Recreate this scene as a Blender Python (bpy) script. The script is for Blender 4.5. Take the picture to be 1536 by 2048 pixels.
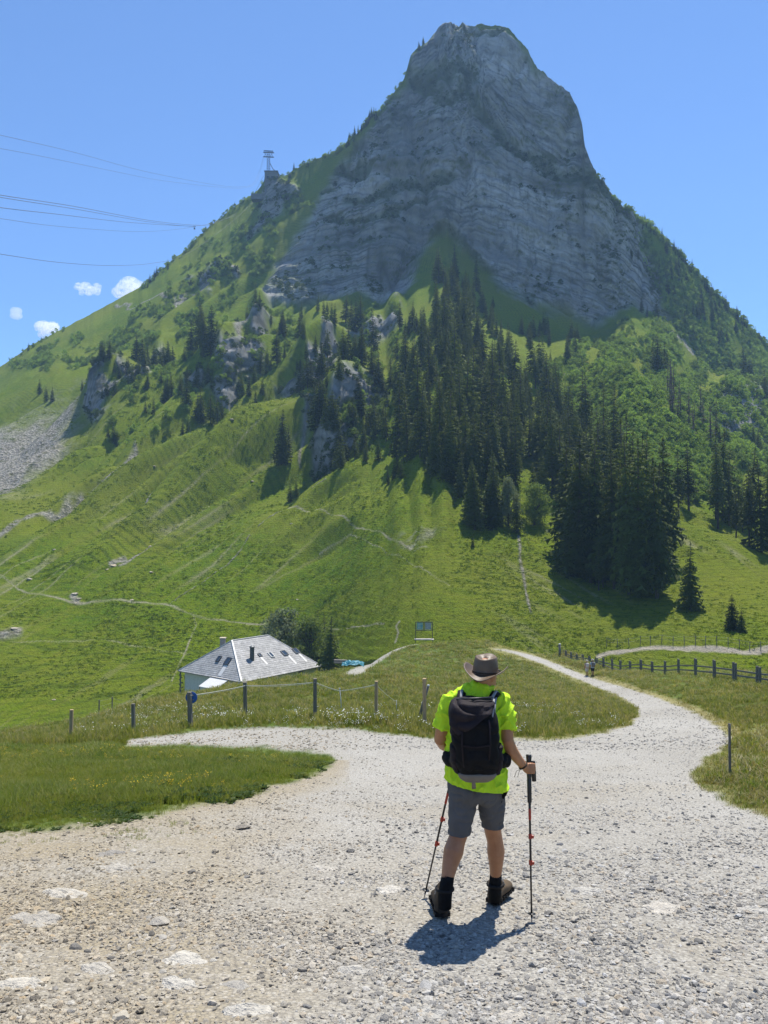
import bpy, bmesh, math, random
import numpy as np
from mathutils import Vector, Matrix, Euler

random.seed(7)
RNG = np.random.default_rng(7)
SC = bpy.context.scene
COL = SC.collection
for _o in list(bpy.data.objects):
    bpy.data.objects.remove(_o, do_unlink=True)

# ------------------------------------------------------------------ camera, sky, sun, exposure
F = 1540.0                       # focal length in photo pixels (1536 x 2048)
PITCH = math.atan(36.0 / F)
cam_d = bpy.data.cameras.new('camera')
cam_d.sensor_fit = 'VERTICAL'
cam_d.sensor_height = 36.0
cam_d.sensor_width = 27.0
cam_d.lens = 36.0 * F / 2048.0
cam_d.clip_start = 0.05
cam_d.clip_end = 20000
cam = bpy.data.objects.new('camera', cam_d)
COL.objects.link(cam)
cam.location = (0, 0, 0)
cam.rotation_euler = (math.pi / 2 + PITCH, 0, 0)
SC.camera = cam

SUN_EL, SUN_AZ = math.radians(65.5), math.radians(22.0)      # azimuth measured to the right of +Y
world = bpy.data.worlds.new('World')
SC.world = world
world.use_nodes = True
wn = world.node_tree.nodes
sky = wn.new('ShaderNodeTexSky')
sky.sky_type = 'NISHITA'
sky.sun_disc = False
sky.sun_elevation = SUN_EL
sky.sun_rotation = SUN_AZ
sky.altitude = 1500
sky.air_density = 1.0
sky.dust_density = 0.0
sky.ozone_density = 10.0
wn['Background'].inputs['Strength'].default_value = 0.115
world.node_tree.links.new(sky.outputs[0], wn['Background'].inputs[0])

sun_d = bpy.data.lights.new('sun', 'SUN')
sun_d.energy = 4.6
sun_d.angle = math.radians(0.53)
sun_d.color = (1.0, 0.95, 0.86)
sun = bpy.data.objects.new('sun', sun_d)
COL.objects.link(sun)
SUN_DIR = Vector((math.cos(SUN_EL) * math.sin(SUN_AZ), math.cos(SUN_EL) * math.cos(SUN_AZ), math.sin(SUN_EL)))
sun.rotation_euler = SUN_DIR.to_track_quat('Z', 'Y').to_euler()
sun.location = SUN_DIR * 300

SC.view_settings.view_transform = 'Standard'
SC.view_settings.look = 'None'
SC.view_settings.exposure = 0.72
SC.view_settings.gamma = 1.0
SC.view_settings.use_curve_mapping = False
SC.render.engine = 'CYCLES'
SC.cycles.use_denoising = True
SC.cycles.max_bounces = 8
SC.cycles.diffuse_bounces = 3
SC.cycles.transmission_bounces = 4
SC.cycles.volume_bounces = 3
SC.cycles.transparent_max_bounces = 8

# ------------------------------------------------------------------ geometry of the picture <-> the place
cP, sP = math.cos(PITCH), math.sin(PITCH)

def pix(px, py, d):
    """world point at forward distance d seen at photo pixel (px, py)"""
    u = (np.asarray(px, float) - 768) / F
    v = (1024 - np.asarray(py, float)) / F
    yy = cP - v * sP
    return np.stack([u / yy * d, np.ones_like(u * v) * d, (sP + v * cP) / yy * d], -1)

def tanel(py):
    v = (1024 - np.asarray(py, float)) / F
    return (sP + v * cP) / (cP - v * sP)

def proj(p):
    p = np.asarray(p, float)
    f = p[..., 1] * cP + p[..., 2] * sP
    up = -p[..., 1] * sP + p[..., 2] * cP
    return 768 + F * p[..., 0] / f, 1024 - F * up / f

# ------------------------------------------------------------------ noise
_perm = np.random.default_rng(3).permutation(256)
_perm = np.concatenate([_perm, _perm, _perm])
_g = np.random.default_rng(4).normal(size=(256, 3))
_g /= np.linalg.norm(_g, axis=1)[:, None]

def pn(x, y, z):
    x, y, z = np.broadcast_arrays(np.asarray(x, float), np.asarray(y, float), np.asarray(z, float))
    xi, yi, zi = np.floor(x).astype(int), np.floor(y).astype(int), np.floor(z).astype(int)
    xf, yf, zf = x - xi, y - yi, z - zi
    xi &= 255; yi &= 255; zi &= 255
    fu = lambda t: t * t * t * (t * (t * 6 - 15) + 10)
    u, v, w = fu(xf), fu(yf), fu(zf)
    def gr(i, j, k):
        h = _perm[_perm[_perm[xi + i] + yi + j] + zi + k]
        g = _g[h]
        return g[..., 0] * (xf - i) + g[..., 1] * (yf - j) + g[..., 2] * (zf - k)
    l = lambda a, b, t: a + (b - a) * t
    return 1.5 * l(l(l(gr(0, 0, 0), gr(1, 0, 0), u), l(gr(0, 1, 0), gr(1, 1, 0), u), v),
             l(l(gr(0, 0, 1), gr(1, 0, 1), u), l(gr(0, 1, 1), gr(1, 1, 1), u), v), w)

def fbm(x, y, z, f, n=4, lac=2.03, gain=0.5):
    s, a = 0, 1.0
    for i in range(n):
        s = s + a * pn(x * f + 17.3 * i, y * f + 5.1 * i, z * f - 9.7 * i)
        f *= lac; a *= gain
    return s

def sstep(a, b, x):
    t = np.clip((x - a) / (b - a), 0, 1)
    return t * t * (3 - 2 * t)

def in_poly(x, y, poly):
    x = np.asarray(x, float); y = np.asarray(y, float)
    c = np.zeros(np.broadcast(x, y).shape, bool)
    n = len(poly)
    for i in range(n):
        x1, y1 = poly[i]; x2, y2 = poly[(i + 1) % n]
        if y1 == y2:
            continue
        c ^= ((y1 > y) != (y2 > y)) & (x < (x2 - x1) * (y - y1) / (y2 - y1) + x1)
    return c

def line_dist(x, y, pts):
    d = np.full(np.broadcast(x, y).shape, 1e9)
    for (x1, y1), (x2, y2) in zip(pts[:-1], pts[1:]):
        dx, dy = x2 - x1, y2 - y1
        t = np.clip(((x - x1) * dx + (y - y1) * dy) / (dx * dx + dy * dy + 1e-9), 0, 1)
        d = np.minimum(d, np.hypot(x - x1 - t * dx, y - y1 - t * dy))
    return d

def poly_sd(x, y, poly):
    """signed distance: positive inside"""
    d = line_dist(x, y, list(poly) + [poly[0]])
    return np.where(in_poly(x, y, poly), d, -d)

# ------------------------------------------------------------------ material helpers
class NT:
    def __init__(self, name):
        self.m = bpy.data.materials.new(name)
        self.m.use_nodes = True
        self.t = self.m.node_tree
        self.t.nodes.clear()
        self.out = self.t.nodes.new('ShaderNodeOutputMaterial')
    def n(self, typ, ins=None, **kw):
        nd = self.t.nodes.new('ShaderNode' + typ)
        for k, v in kw.items():
            setattr(nd, k, v)
        for k, v in (ins or {}).items():
            s = nd.inputs[k]
            if isinstance(v, bpy.types.NodeSocket):
                self.t.links.new(v, s)
            else:
                s.default_value = v
        return nd
    def link(self, a, b):
        self.t.links.new(a, b)
    def attr(self, name):
        return self.n('Attribute', attribute_name=name).outputs['Fac']
    def noise(self, scale, detail=5, vec=None, rough=0.55, dist=0.0):
        ins = {'Scale': scale, 'Detail': detail, 'Roughness': rough, 'Distortion': dist}
        if vec is not None:
            ins['Vector'] = vec
        return self.n('TexNoise', ins).outputs['Fac']
    def ramp(self, fac, stops, interp='LINEAR'):
        r = self.n('ValToRGB', {'Fac': fac})
        r.color_ramp.interpolation = interp
        e = r.color_ramp.elements
        while len(e) < len(stops):
            e.new(0.5)
        for q, (p, c) in zip(e, stops):
            q.position = p
            q.color = (c[0], c[1], c[2], 1) if hasattr(c, '__len__') else (c, c, c, 1)
        return r.outputs['Color']
    def mix(self, fac, a, b, mode='MIX'):
        nd = self.n('Mix', data_type='RGBA', blend_type=mode)
        for s, v in ((nd.inputs[0], fac), (nd.inputs[6], a), (nd.inputs[7], b)):
            if isinstance(v, bpy.types.NodeSocket):
                self.link(v, s)
            elif hasattr(v, '__len__'):
                s.default_value = (v[0], v[1], v[2], 1)
            else:
                s.default_value = v
        return nd.outputs[2]
    def math(self, op, a, b=0.0, c=None):
        nd = self.n('Math', operation=op)
        for i, v in enumerate((a, b, c)):
            if v is None:
                continue
            if isinstance(v, bpy.types.NodeSocket):
                self.link(v, nd.inputs[i])
            else:
                nd.inputs[i].default_value = v
        return nd.outputs[0]
    def bump(self, h, strength=0.5, dist=0.1, normal=None):
        ins = {'Height': h, 'Strength': strength, 'Distance': dist}
        if normal is not None:
            ins['Normal'] = normal
        return self.n('Bump', ins).outputs['Normal']
    def pos(self):
        return self.n('NewGeometry').outputs['Position']
    def obj(self):
        return self.n('TexCoord').outputs['Object']
    def mapped(self, vec, scale):
        return self.n('Mapping', {'Vector': vec, 'Scale': scale}).outputs[0]
    def bsdf(self, color, rough=0.8, normal=None, spec=0.3, metal=0.0, sheen=0.0):
        ins = {'Base Color': color if isinstance(color, bpy.types.NodeSocket) else (*color, 1), 'Roughness': rough,
               'Specular IOR Level': spec, 'Metallic': metal}
        if sheen:
            ins['Sheen Weight'] = sheen
        if normal is not None:
            ins['Normal'] = normal
        b = self.n('BsdfPrincipled', ins)
        self.link(b.outputs[0], self.out.inputs['Surface'])
        return b
    def leaf(self, color, trans=0.35, tcol=None, rough=0.5):
        d = self.n('BsdfPrincipled', {'Base Color': color, 'Roughness': rough, 'Specular IOR Level': 0.08})
        t = self.n('BsdfTranslucent', {'Color': tcol if tcol is not None else color})
        x = self.n('MixShader', {'Fac': trans})
        self.link(d.outputs[0], x.inputs[1]); self.link(t.outputs[0], x.inputs[2])
        self.link(x.outputs[0], self.out.inputs['Surface'])

def simple_mat(name, col, rough=0.7, scale=30, var=0.25, bump=0.15, spec=0.3, metal=0.0, sheen=0.0, bd=0.01):
    k = NT(name)
    o = k.obj()
    f = k.noise(scale, 5, o)
    c = k.mix(1.0, col, k.ramp(f, [(0.25, 1 - var), (0.75, 1 + var * 0.4)]), 'MULTIPLY')
    k.bsdf(c, rough, k.bump(f, bump, bd) if bump else None, spec, metal, sheen)
    return k.m

# ------------------------------------------------------------------ object helpers
def mesh_np(name, verts, faces, smooth=False):
    """verts (n,3), faces (m,k) array"""
    me = bpy.data.meshes.new(name)
    verts = np.asarray(verts, np.float32); faces = np.asarray(faces, np.int32)
    m, k = faces.shape
    me.vertices.add(len(verts)); me.vertices.foreach_set('co', verts.ravel())
    me.loops.add(m * k); me.loops.foreach_set('vertex_index', faces.ravel())
    me.polygons.add(m)
    me.polygons.foreach_set('loop_start', np.arange(0, m * k, k, dtype=np.int32))
    me.polygons.foreach_set('loop_total', np.full(m, k, np.int32))
    me.polygons.foreach_set('use_smooth', np.full(m, smooth, bool))
    me.update(calc_edges=True)
    return me

def fattr(me, name, vals):
    a = me.attributes.new(name, 'FLOAT', 'POINT')
    a.data.foreach_set('value', np.asarray(vals, np.float32).ravel())

def link(name, me, mat=None, parent=None, loc=(0, 0, 0)):
    o = bpy.data.objects.new(name, me)
    COL.objects.link(o)
    if mat is not None and not me.materials:
        me.materials.append(mat)
    if parent is not None:
        o.parent = parent
    o.location = loc
    return o

def tag(o, label=None, cat=None, group=None, kind=None):
    if label: o['label'] = label
    if cat: o['category'] = cat
    if group: o['group'] = group
    if kind: o['kind'] = kind
    return o

def thing(name, label, cat, loc=(0, 0, 0), rz=0.0, group=None):
    o = bpy.data.objects.new(name, None)
    COL.objects.link(o)
    o.empty_display_size = 0.2
    o.location = loc
    o.rotation_euler = (0, 0, rz)
    return tag(o, label, cat, group)

class MB:
    """collects shapes, then becomes ONE mesh object"""
    def __init__(self):
        self.v = []; self.f = []
    def add(self, v, f):
        o = len(self.v)
        self.v += [tuple(p) for p in v]
        self.f += [tuple(i + o for i in q) for q in f]
    def box(self, c, size, rot=None, bevel=0.0):
        bm = bmesh.new()
        bmesh.ops.create_cube(bm, size=1)
        for v in bm.verts:
            v.co = Vector((v.co.x * size[0], v.co.y * size[1], v.co.z * size[2]))
        if bevel:
            bmesh.ops.bevel(bm, geom=bm.edges[:], offset=bevel, segments=2, affect='EDGES', profile=0.5)
        M = Matrix.Translation(Vector(c)) @ (rot.to_4x4() if rot is not None else Matrix())
        bm.verts.index_update()
        self.add([M @ v.co for v in bm.verts], [[v.index for v in f.verts] for f in bm.faces])
        bm.free()
    def bar(self, a, b, w, h=None, bevel=0.0, up=(0, 0, 1)):
        a, b = Vector(a), Vector(b)
        d = b - a
        z = d.normalized()
        upv = Vector(up)
        if abs(z.dot(upv)) > 0.98:
            upv = Vector((0, 1, 0))
        x = upv.cross(z).normalized(); y = z.cross(x)
        self.box((a + b) / 2, (w, h or w, d.length), Matrix((x, y, z)).transposed(), bevel)
    def tube(self, pts, rad, n=10, cap=True, up=None):
        """rad: list of r or (rx, ry) per point"""
        pts = [Vector(p) for p in pts]
        if not hasattr(rad, '__len__'):
            rad = [rad] * len(pts)
        rad = [r if hasattr(r, '__len__') else (r, r) for r in rad]
        rings = []
        px = None
        for i, p in enumerate(pts):
            t = (pts[min(i + 1, len(pts) - 1)] - pts[max(i - 1, 0)]).normalized()
            if px is None:
                u = Vector(up) if up else (Vector((0, 0, 1)) if abs(t.z) < 0.9 else Vector((1, 0, 0)))
                px = (u - t * u.dot(t)).normalized()
            else:
                px = (px - t * px.dot(t)).normalized()
            py = t.cross(px)
            rings.append([p + px * (math.cos(2 * math.pi * k / n) * rad[i][0]) + py * (math.sin(2 * math.pi * k / n) * rad[i][1]) for k in range(n)])
        v = [q for r in rings for q in r]
        f = []
        for i in range(len(rings) - 1):
            for k in range(n):
                k2 = (k + 1) % n
                f.append((i * n + k, i * n + k2, (i + 1) * n + k2, (i + 1) * n + k))
        if cap:
            f.append(tuple(range(n - 1, -1, -1)))
            f.append(tuple((len(rings) - 1) * n + k for k in range(n)))
        self.add(v, f)
    def ball(self, c, r, seg=16, rings=10, rot=None):
        r = r if hasattr(r, '__len__') else (r, r, r)
        bm = bmesh.new()
        bmesh.ops.create_uvsphere(bm, u_segments=seg, v_segments=rings, radius=1)
        M = Matrix.Translation(Vector(c)) @ (rot.to_4x4() if rot is not None else Matrix()) @ Matrix.Diagonal((r[0], r[1], r[2], 1))
        bm.verts.index_update()
        self.add([M @ v.co for v in bm.verts], [[v.index for v in f.verts] for f in bm.faces])
        bm.free()
    def mesh(self, name, smooth=False):
        me = bpy.data.meshes.new(name)
        me.from_pydata(self.v, [], self.f)
        me.update()
        if smooth:
            me.polygons.foreach_set('use_smooth', np.ones(len(me.polygons), bool))
        return me
    def build(self, name, mat, parent=None, smooth=False, loc=(0, 0, 0)):
        return link(name, self.mesh(name, smooth), mat, parent, loc)
    def remesh(self, name, mat, parent=None, voxel=0.006, smooth=4, noise=None, cut=None):
        """one continuous surface out of the overlapping shapes"""
        o = link('tmp', self.mesh('tmp'))
        r = o.modifiers.new('r', 'REMESH'); r.mode = 'VOXEL'; r.voxel_size = voxel
        s = o.modifiers.new('s', 'SMOOTH'); s.factor = 0.5; s.iterations = smooth
        dg = bpy.context.evaluated_depsgraph_get()
        me = bpy.data.meshes.new_from_object(o.evaluated_get(dg))
        bpy.data.objects.remove(o, do_unlink=True)
        me.name = name
        n = len(me.vertices)
        co = np.empty(n * 3, np.float32); me.vertices.foreach_get('co', co); co = co.reshape(-1, 3)
        if noise is not None:
            nr = np.empty(n * 3, np.float32); me.vertices.foreach_get('normal', nr); nr = nr.reshape(-1, 3)
            co = co + nr * noise(co)[:, None]
            me.vertices.foreach_set('co', co.astype(np.float32).ravel())
        if cut is not None:
            bm = bmesh.new(); bm.from_mesh(me)
            for pc, pnm in cut:
                bmesh.ops.bisect_plane(bm, geom=bm.verts[:] + bm.edges[:] + bm.faces[:], plane_co=pc, plane_no=pnm, clear_outer=True)
            bm.to_mesh(me); bm.free()
        me.polygons.foreach_set('use_smooth', np.ones(len(me.polygons), bool))
        me.update()
        return link(name, me, mat, parent)

def scatter(name, pts, rot, scl, protos, idx, label, cat=None, group=None):
    """one 'stuff' object that instances proto meshes on its points"""
    c = bpy.data.collections.new(name + '_source')
    for i, (me, mat) in enumerate(protos):
        po = bpy.data.objects.new('%s_source_%02d' % (name, i), me)
        if mat is not None and not me.materials:
            me.materials.append(mat)
        c.objects.link(po)
    me = bpy.data.meshes.new(name)
    pts = np.asarray(pts, np.float32)
    me.vertices.add(len(pts)); me.vertices.foreach_set('co', pts.ravel())
    a = me.attributes.new('rot', 'FLOAT_VECTOR', 'POINT'); a.data.foreach_set('vector', np.asarray(rot, np.float32).ravel())
    scl = np.asarray(scl, np.float32)
    if scl.ndim == 1:
        scl = np.repeat(scl[:, None], 3, 1)
    a = me.attributes.new('scl', 'FLOAT_VECTOR', 'POINT'); a.data.foreach_set('vector', scl.ravel())
    a = me.attributes.new('pick', 'INT', 'POINT'); a.data.foreach_set('value', np.asarray(idx, np.int32).ravel())
    o = link(name, me)
    ng = bpy.data.node_groups.new(name, 'GeometryNodeTree')
    ng.interface.new_socket('Geometry', in_out='INPUT', socket_type='NodeSocketGeometry')
    ng.interface.new_socket('Geometry', in_out='OUTPUT', socket_type='NodeSocketGeometry')
    N = ng.nodes
    gi, go = N.new('NodeGroupInput'), N.new('NodeGroupOutput')
    ci = N.new('GeometryNodeCollectionInfo'); ci.inputs[0].default_value = c
    ci.inputs['Separate Children'].default_value = True; ci.inputs['Reset Children'].default_value = True
    ip = N.new('GeometryNodeInstanceOnPoints')
    ip.inputs['Pick Instance'].default_value = True
    def na(nm, tp):
        q = N.new('GeometryNodeInputNamedAttribute'); q.data_type = tp; q.inputs[0].default_value = nm
        return [s for s in q.outputs if s.enabled and s.name == 'Attribute'][0]
    L = ng.links.new
    L(gi.outputs[0], ip.inputs['Points']); L(ci.outputs[0], ip.inputs['Instance'])
    L(na('pick', 'INT'), ip.inputs['Instance Index'])
    L(na('rot', 'FLOAT_VECTOR'), ip.inputs['Rotation']); L(na('scl', 'FLOAT_VECTOR'), ip.inputs['Scale'])
    L(ip.outputs[0], go.inputs[0])
    md = o.modifiers.new('scatter', 'NODES'); md.node_group = ng
    tag(o, label, cat, group, 'stuff')
    return o
# ------------------------------------------------------------------ THE MOUNTAIN: tables measured as photo column -> feature, distance
def tab(xs, ys, smooth=0):
    xs = np.array(xs, float); ys = np.array(ys, float)
    if not smooth:
        return lambda q: np.interp(q, xs, ys)
    g = np.arange(xs[0], xs[-1] + 1, 4.0)
    v = np.interp(g, xs, ys)
    hn = max(1, int(3 * smooth / 4)); k = np.exp(-0.5 * (np.arange(-hn, hn + 1) * 4.0 / smooth) ** 2); k /= k.sum()
    h = len(k) // 2
    v = np.convolve(np.concatenate([np.full(h, v[0]), v, np.full(h, v[-1])]), k, 'valid')
    return lambda q: np.interp(q, g, v)

TX = [-500, -200, 0, 150, 300, 420, 540, 640, 700, 760, 830, 890, 960, 1060, 1180, 1260, 1340, 1440, 1536, 1750, 2050]
Bpy = tab(TX, [1560, 1530, 1500, 1468, 1402, 1364, 1352, 1338, 1328, 1320, 1326, 1330, 1330, 1340, 1345, 1345, 1345, 1345, 1345, 1350, 1360], 30)
Bd = tab(TX, [95, 100, 106, 116, 132, 140, 142, 140, 128, 114, 106, 104, 104, 102, 100, 98, 96, 92, 88, 80, 70], 60)
Cpy = tab(TX, [1050, 950, 850, 780, 690, 610, 600, 600, 590, 600, 510, 462, 535, 595, 642, 605, 650, 745, 830, 950, 1100], 6)
Cd = tab(TX, [330, 330, 330, 330, 345, 385, 378, 370, 370, 362, 385, 402, 382, 368, 358, 370, 378, 380, 370, 350, 330], 40)
Sd = tab(TX, [480, 480, 480, 480, 470, 490, 470, 432, 408, 402, 408, 420, 400, 371, 353, 368, 404, 425, 440, 450, 430], 20)
_sky = [(-500, 900), (-200, 800), (0, 734), (60, 692), (150, 645), (230, 602), (300, 562), (330, 533), (380, 492), (420, 452), (470, 412), (500, 392), (525, 378), (555, 362), (590, 338), (640, 316), (680, 298), (700, 280), (730, 245), (760, 222), (790, 182), (808, 156), (816, 130), (822, 112), (850, 86), (880, 62), (900, 52), (915, 54), (960, 50), (1000, 50), (1015, 56), (1035, 74), (1060, 108), (1075, 134), (1110, 160), (1140, 182), (1155, 206), (1164, 245), (1170, 290), (1186, 335), (1200, 362), (1230, 400), (1265, 432), (1300, 456), (1350, 500), (1400, 553), (1450, 602), (1500, 652), (1536, 690), (1750, 850), (2050, 1000)]
_spy = tab([a for a, b in _sky], [b for a, b in _sky])
def Spy(q):
    q = np.asarray(q, float)
    return _spy(q) + np.interp(q, [0, 300, 480, 640, 1250, 1536], [1.2, 2.0, 4, 5, 5.5, 4]) * (fbm(q, 0 * q, 3.3, .045, 4) + .35 * pn(q * .3, 0 * q, 7.7))

PXC = np.concatenate([np.arange(-500, -40, 14.0), np.arange(-40, 1580, 2.25), np.arange(1580, 2051, 14.0)])
NC = len(PXC)
NS, NK, NB = 420, 300, 14
bz, bd = tanel(Bpy(PXC)) * Bd(PXC), Bd(PXC)
cz, cd = tanel(Cpy(PXC)) * Cd(PXC), Cd(PXC)
sz, sd = tanel(Spy(PXC)) * Sd(PXC), Sd(PXC)
rows_d, rows_z, rows_t = [], [], []
uu = np.linspace(0, 1, 900)
D = np.zeros((NS + NK + NB, NC)); Z = np.zeros_like(D); T = np.zeros_like(D)
for j in range(NC):
    # lower slope: concave profile; rows spread evenly in the view so that detail stays even
    g = uu * 0.8 + 0.2 * uu ** 2
    d0 = bd[j] + (cd[j] - bd[j]) * uu; z0 = bz[j] + (cz[j] - bz[j]) * g
    e = np.arctan2(z0, d0); e = np.maximum.accumulate(e + uu * 1e-6)
    te = np.linspace(e[0], e[-1], NS)
    D[:NS, j] = np.interp(te, e, d0); Z[:NS, j] = np.interp(te, e, z0)
    u2 = np.linspace(0, 1, NK + 1)[1:]
    D[NS:NS + NK, j] = cd[j] + (sd[j] - cd[j]) * u2
    Z[NS:NS + NK, j] = cz[j] + (sz[j] - cz[j]) * u2
    k = np.arange(1, NB + 1)
    D[NS + NK:, j] = sd[j] + k ** 1.35 * 4
    Z[NS + NK:, j] = sz[j] - (k ** 1.7) * 2.2
    T[:NS, j] = np.linspace(0, 1, NS); T[NS:NS + NK, j] = 1 + u2; T[NS + NK:, j] = 2 + k / NB
vv = None
te = Z / D
v_ = np.tan(np.arctan(te) - PITCH)
PYG = 1024 - F * v_                                 # photo row of every vertex before relief
PXG = np.broadcast_to(PXC, D.shape)
X = (PXG - 768) / F / (cP - v_ * sP) * D
Y = D.copy()
back = T > 2.0001

# what the ground is made of (rock / scree / trodden / shrubs), as regions on the slope
pxw = PXG + 16 * pn(X * .05, Z * .05, 3.1) + 7 * pn(X * .17, Z * .17, 9.1)
pyw = PYG + 16 * pn(X * .05, Z * .05, 7.7) + 7 * pn(X * .17, Z * .17, 1.3)
CLIFF = [(806, 175), (825, 108), (880, 70), (905, 56), (1008, 56), (1078, 132), (1140, 178), (1168, 240), (1174, 290), (1190, 335), (1225, 392), (1272, 440), (1300, 540), (1350, 648), (1260, 606), (1180, 645), (1110, 618), (1000, 572), (930, 505), (888, 462), (850, 500), (790, 592), (700, 588), (600, 606), (515, 600), (545, 540), (590, 470), (622, 440), (650, 370), (700, 305), (740, 262)]
rock_sd = poly_sd(pxw, pyw, CLIFF)
rock = sstep(-10, 8, rock_sd)
OUT = [[(165, 795), (200, 772), (260, 750), (300, 738), (330, 700), (350, 720), (300, 765), (235, 805), (190, 835)],
       [(365, 770), (430, 722), (500, 690), (530, 640), (548, 650), (525, 730), (475, 790), (445, 815), (428, 790)],
       [(560, 775), (600, 740), (650, 700), (680, 690), (705, 705), (665, 760), (645, 800), (610, 860), (600, 800)],
       [(630, 880), (680, 800), (740, 770), (772, 800), (722, 870), (668, 925), (640, 935)],
       [(470, 700), (508, 660), (500, 692), (478, 712)],
       [(520, 370), (560, 372), (600, 380), (560, 420), (500, 470), (520, 420)],
       [(380, 560), (440, 520), (470, 540), (420, 580)],
       [(1400, 800), (1470, 790), (1540, 800), (1540, 935), (1500, 915), (1440, 860)],
       [(700, 680), (760, 640), (790, 610), (800, 640), (750, 690)]]
outc = np.zeros_like(X); outd = np.zeros_like(X)
for P_ in OUT:
    inside = in_poly(pxw, pyw, P_) & (T < 2)
    tot = inside.sum(0)
    cs_ = np.cumsum(inside, 0)
    frac = cs_ / np.maximum(tot, 1)
    top_i = np.where(tot > 0, inside.shape[0] - 1 - np.argmax(inside[::-1], 0), 0)
    since = np.clip(np.arange(inside.shape[0])[:, None] - top_i[None, :], 0, None)
    dec = np.clip(1 - since / np.maximum(tot * .8 + 3, 1), 0, 1)
    rowpx = np.abs(np.gradient(PYG, axis=0))
    amp = .24 * (inside * rowpx).sum(0)
    o_ = amp[None] * frac * dec * (tot > 0)
    kk = np.exp(-.5 * (np.arange(-9, 10) / 3.5) ** 2); kk /= kk.sum()
    o_ = np.apply_along_axis(lambda r_: np.convolve(r_, kk, 'same'), 1, o_) if tot.max() > 0 else o_
    outd = np.maximum(outd, o_)
    outc = np.maximum(outc, sstep(-12, 6, poly_sd(pxw, pyw, P_)))
outc *= sstep(-.30, .0, fbm(X, Y * .3, Z, .07, 4))
SCREE = [(-160, 1010), (-60, 880), (0, 862), (60, 832), (150, 780), (182, 764), (145, 832), (110, 900), (60, 960), (0, 1010), (-100, 1100)]
scree = sstep(-26, 22, poly_sd(pxw, pyw, SCREE) + 14 * fbm(X, Y, Z, .12, 3))
for pts, w in [([(270, 905), (210, 950), (130, 1000), (60, 1040), (-20, 1095)], 4.0), ([(620, 830), (600, 900)], 3.0), ([(300, 985), (290, 1030)], 3),
               ([(640, 995), (560, 1040), (480, 1100), (340, 1200)], 1.3), ([(475, 690), (520, 650)], 6), ([(1033, 1065), (1042, 1120), (1052, 1170), (1062, 1235)], 3.2),
               ([(340, 610), (420, 560), (470, 540)], 6), ([(230, 620), (300, 600), (370, 590)], 3), ([(1325, 650), (1390, 690)], 3), ([(1140, 752), (1180, 768)], 4),
               ([(10, 1270), (40, 1265)], 10), ([(140, 1185), (150, 1195)], 6), ([(215, 1130), (245, 1112)], 4), ([(230, 1130), (330, 1060)], 2.4)]:
    scree = np.maximum(scree, sstep(w * 1.5, w * .4, line_dist(pxw, pyw, pts) + 5 * (pn(X * .35, Z * .35, 2) ** 2)) * .9)
for c_ in [(840, 1070, 48, 16), (820, 1088, 30, 8)]:
    scree = np.maximum(scree, .55 * sstep(1.2, .5, np.hypot((pxw - c_[0]) / c_[2], (pyw - c_[1]) / c_[3])) * sstep(-.2, .4, fbm(X, Y, Z, .3, 3)))
trail = np.zeros_like(X)
pxs = PXG + 3 * pn(X * .12, Y * .12, Z * .12); pys = PYG + 2 * pn(X * .1 + 9, Y * .1, Z * .1)
for pts, w in [([(-80, 1130), (0, 1150), (20, 1160), (60, 1185), (140, 1198), (240, 1197), (330, 1203), (385, 1222), (393, 1240), (385, 1262), (360, 1320), (345, 1360)], 1.7),
               ([(385, 1222), (470, 1234), (560, 1246), (680, 1252), (768, 1250)], 1.5), ([(765, 1062), (795, 1082), (832, 1102), (855, 1100)], 1.7),
               ([(790, 1288), (797, 1270), (793, 1258), (800, 1250)], 1.6), ([(575, 1035), (690, 1047), (770, 1062)], 1.2), ([(240, 905), (330, 830)], 1.2), ([(20, 1290), (200, 1275), (380, 1300)], .8),
               ([(640, 1100), (700, 1060), (780, 1100), (900, 1180)], .8)]:
    trail = np.maximum(trail, sstep(w * 1.5, w * .2, line_dist(pxs, pys, pts)) * (.35 + .5 * sstep(-.3, .3, pn(X * .15, Y * .15, Z * .15))))
trail = np.maximum(trail, sstep(5.2, 2.4, line_dist(PXG, PYG + .8 * pn(X * .3, Y * .3, 0), [(1196, 1316), (1215, 1312), (1250, 1307), (1300, 1304.5), (1420, 1303), (1480, 1304), (1536, 1299), (1700, 1292), (1900, 1290)])))
veg = np.zeros_like(X)                              # vegetated ledges across the cliff
for pts, w in [([(925, 205), (950, 240), (1000, 265), (1060, 295), (1110, 325), (1185, 365)], 17), ([(818, 155), (870, 172), (930, 178)], 20), ([(840, 170), (900, 230), (930, 215)], 16),
               ([(640, 352), (700, 330), (770, 320)], 7), ([(700, 395), (780, 380), (900, 372)], 12), ([(660, 440), (760, 430), (850, 400)], 7),
               ([(885, 66), (930, 74), (1005, 60)], 5), ([(1195, 375), (1240, 420), (1265, 470)], 6), ([(560, 430), (600, 400), (640, 380)], 18)]:
    veg = np.maximum(veg, sstep(w * 1.4, w * .3, line_dist(pxw, pyw, pts) + 9 * pn(X * .12, Z * .12, 5)))
veg *= rock

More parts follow.
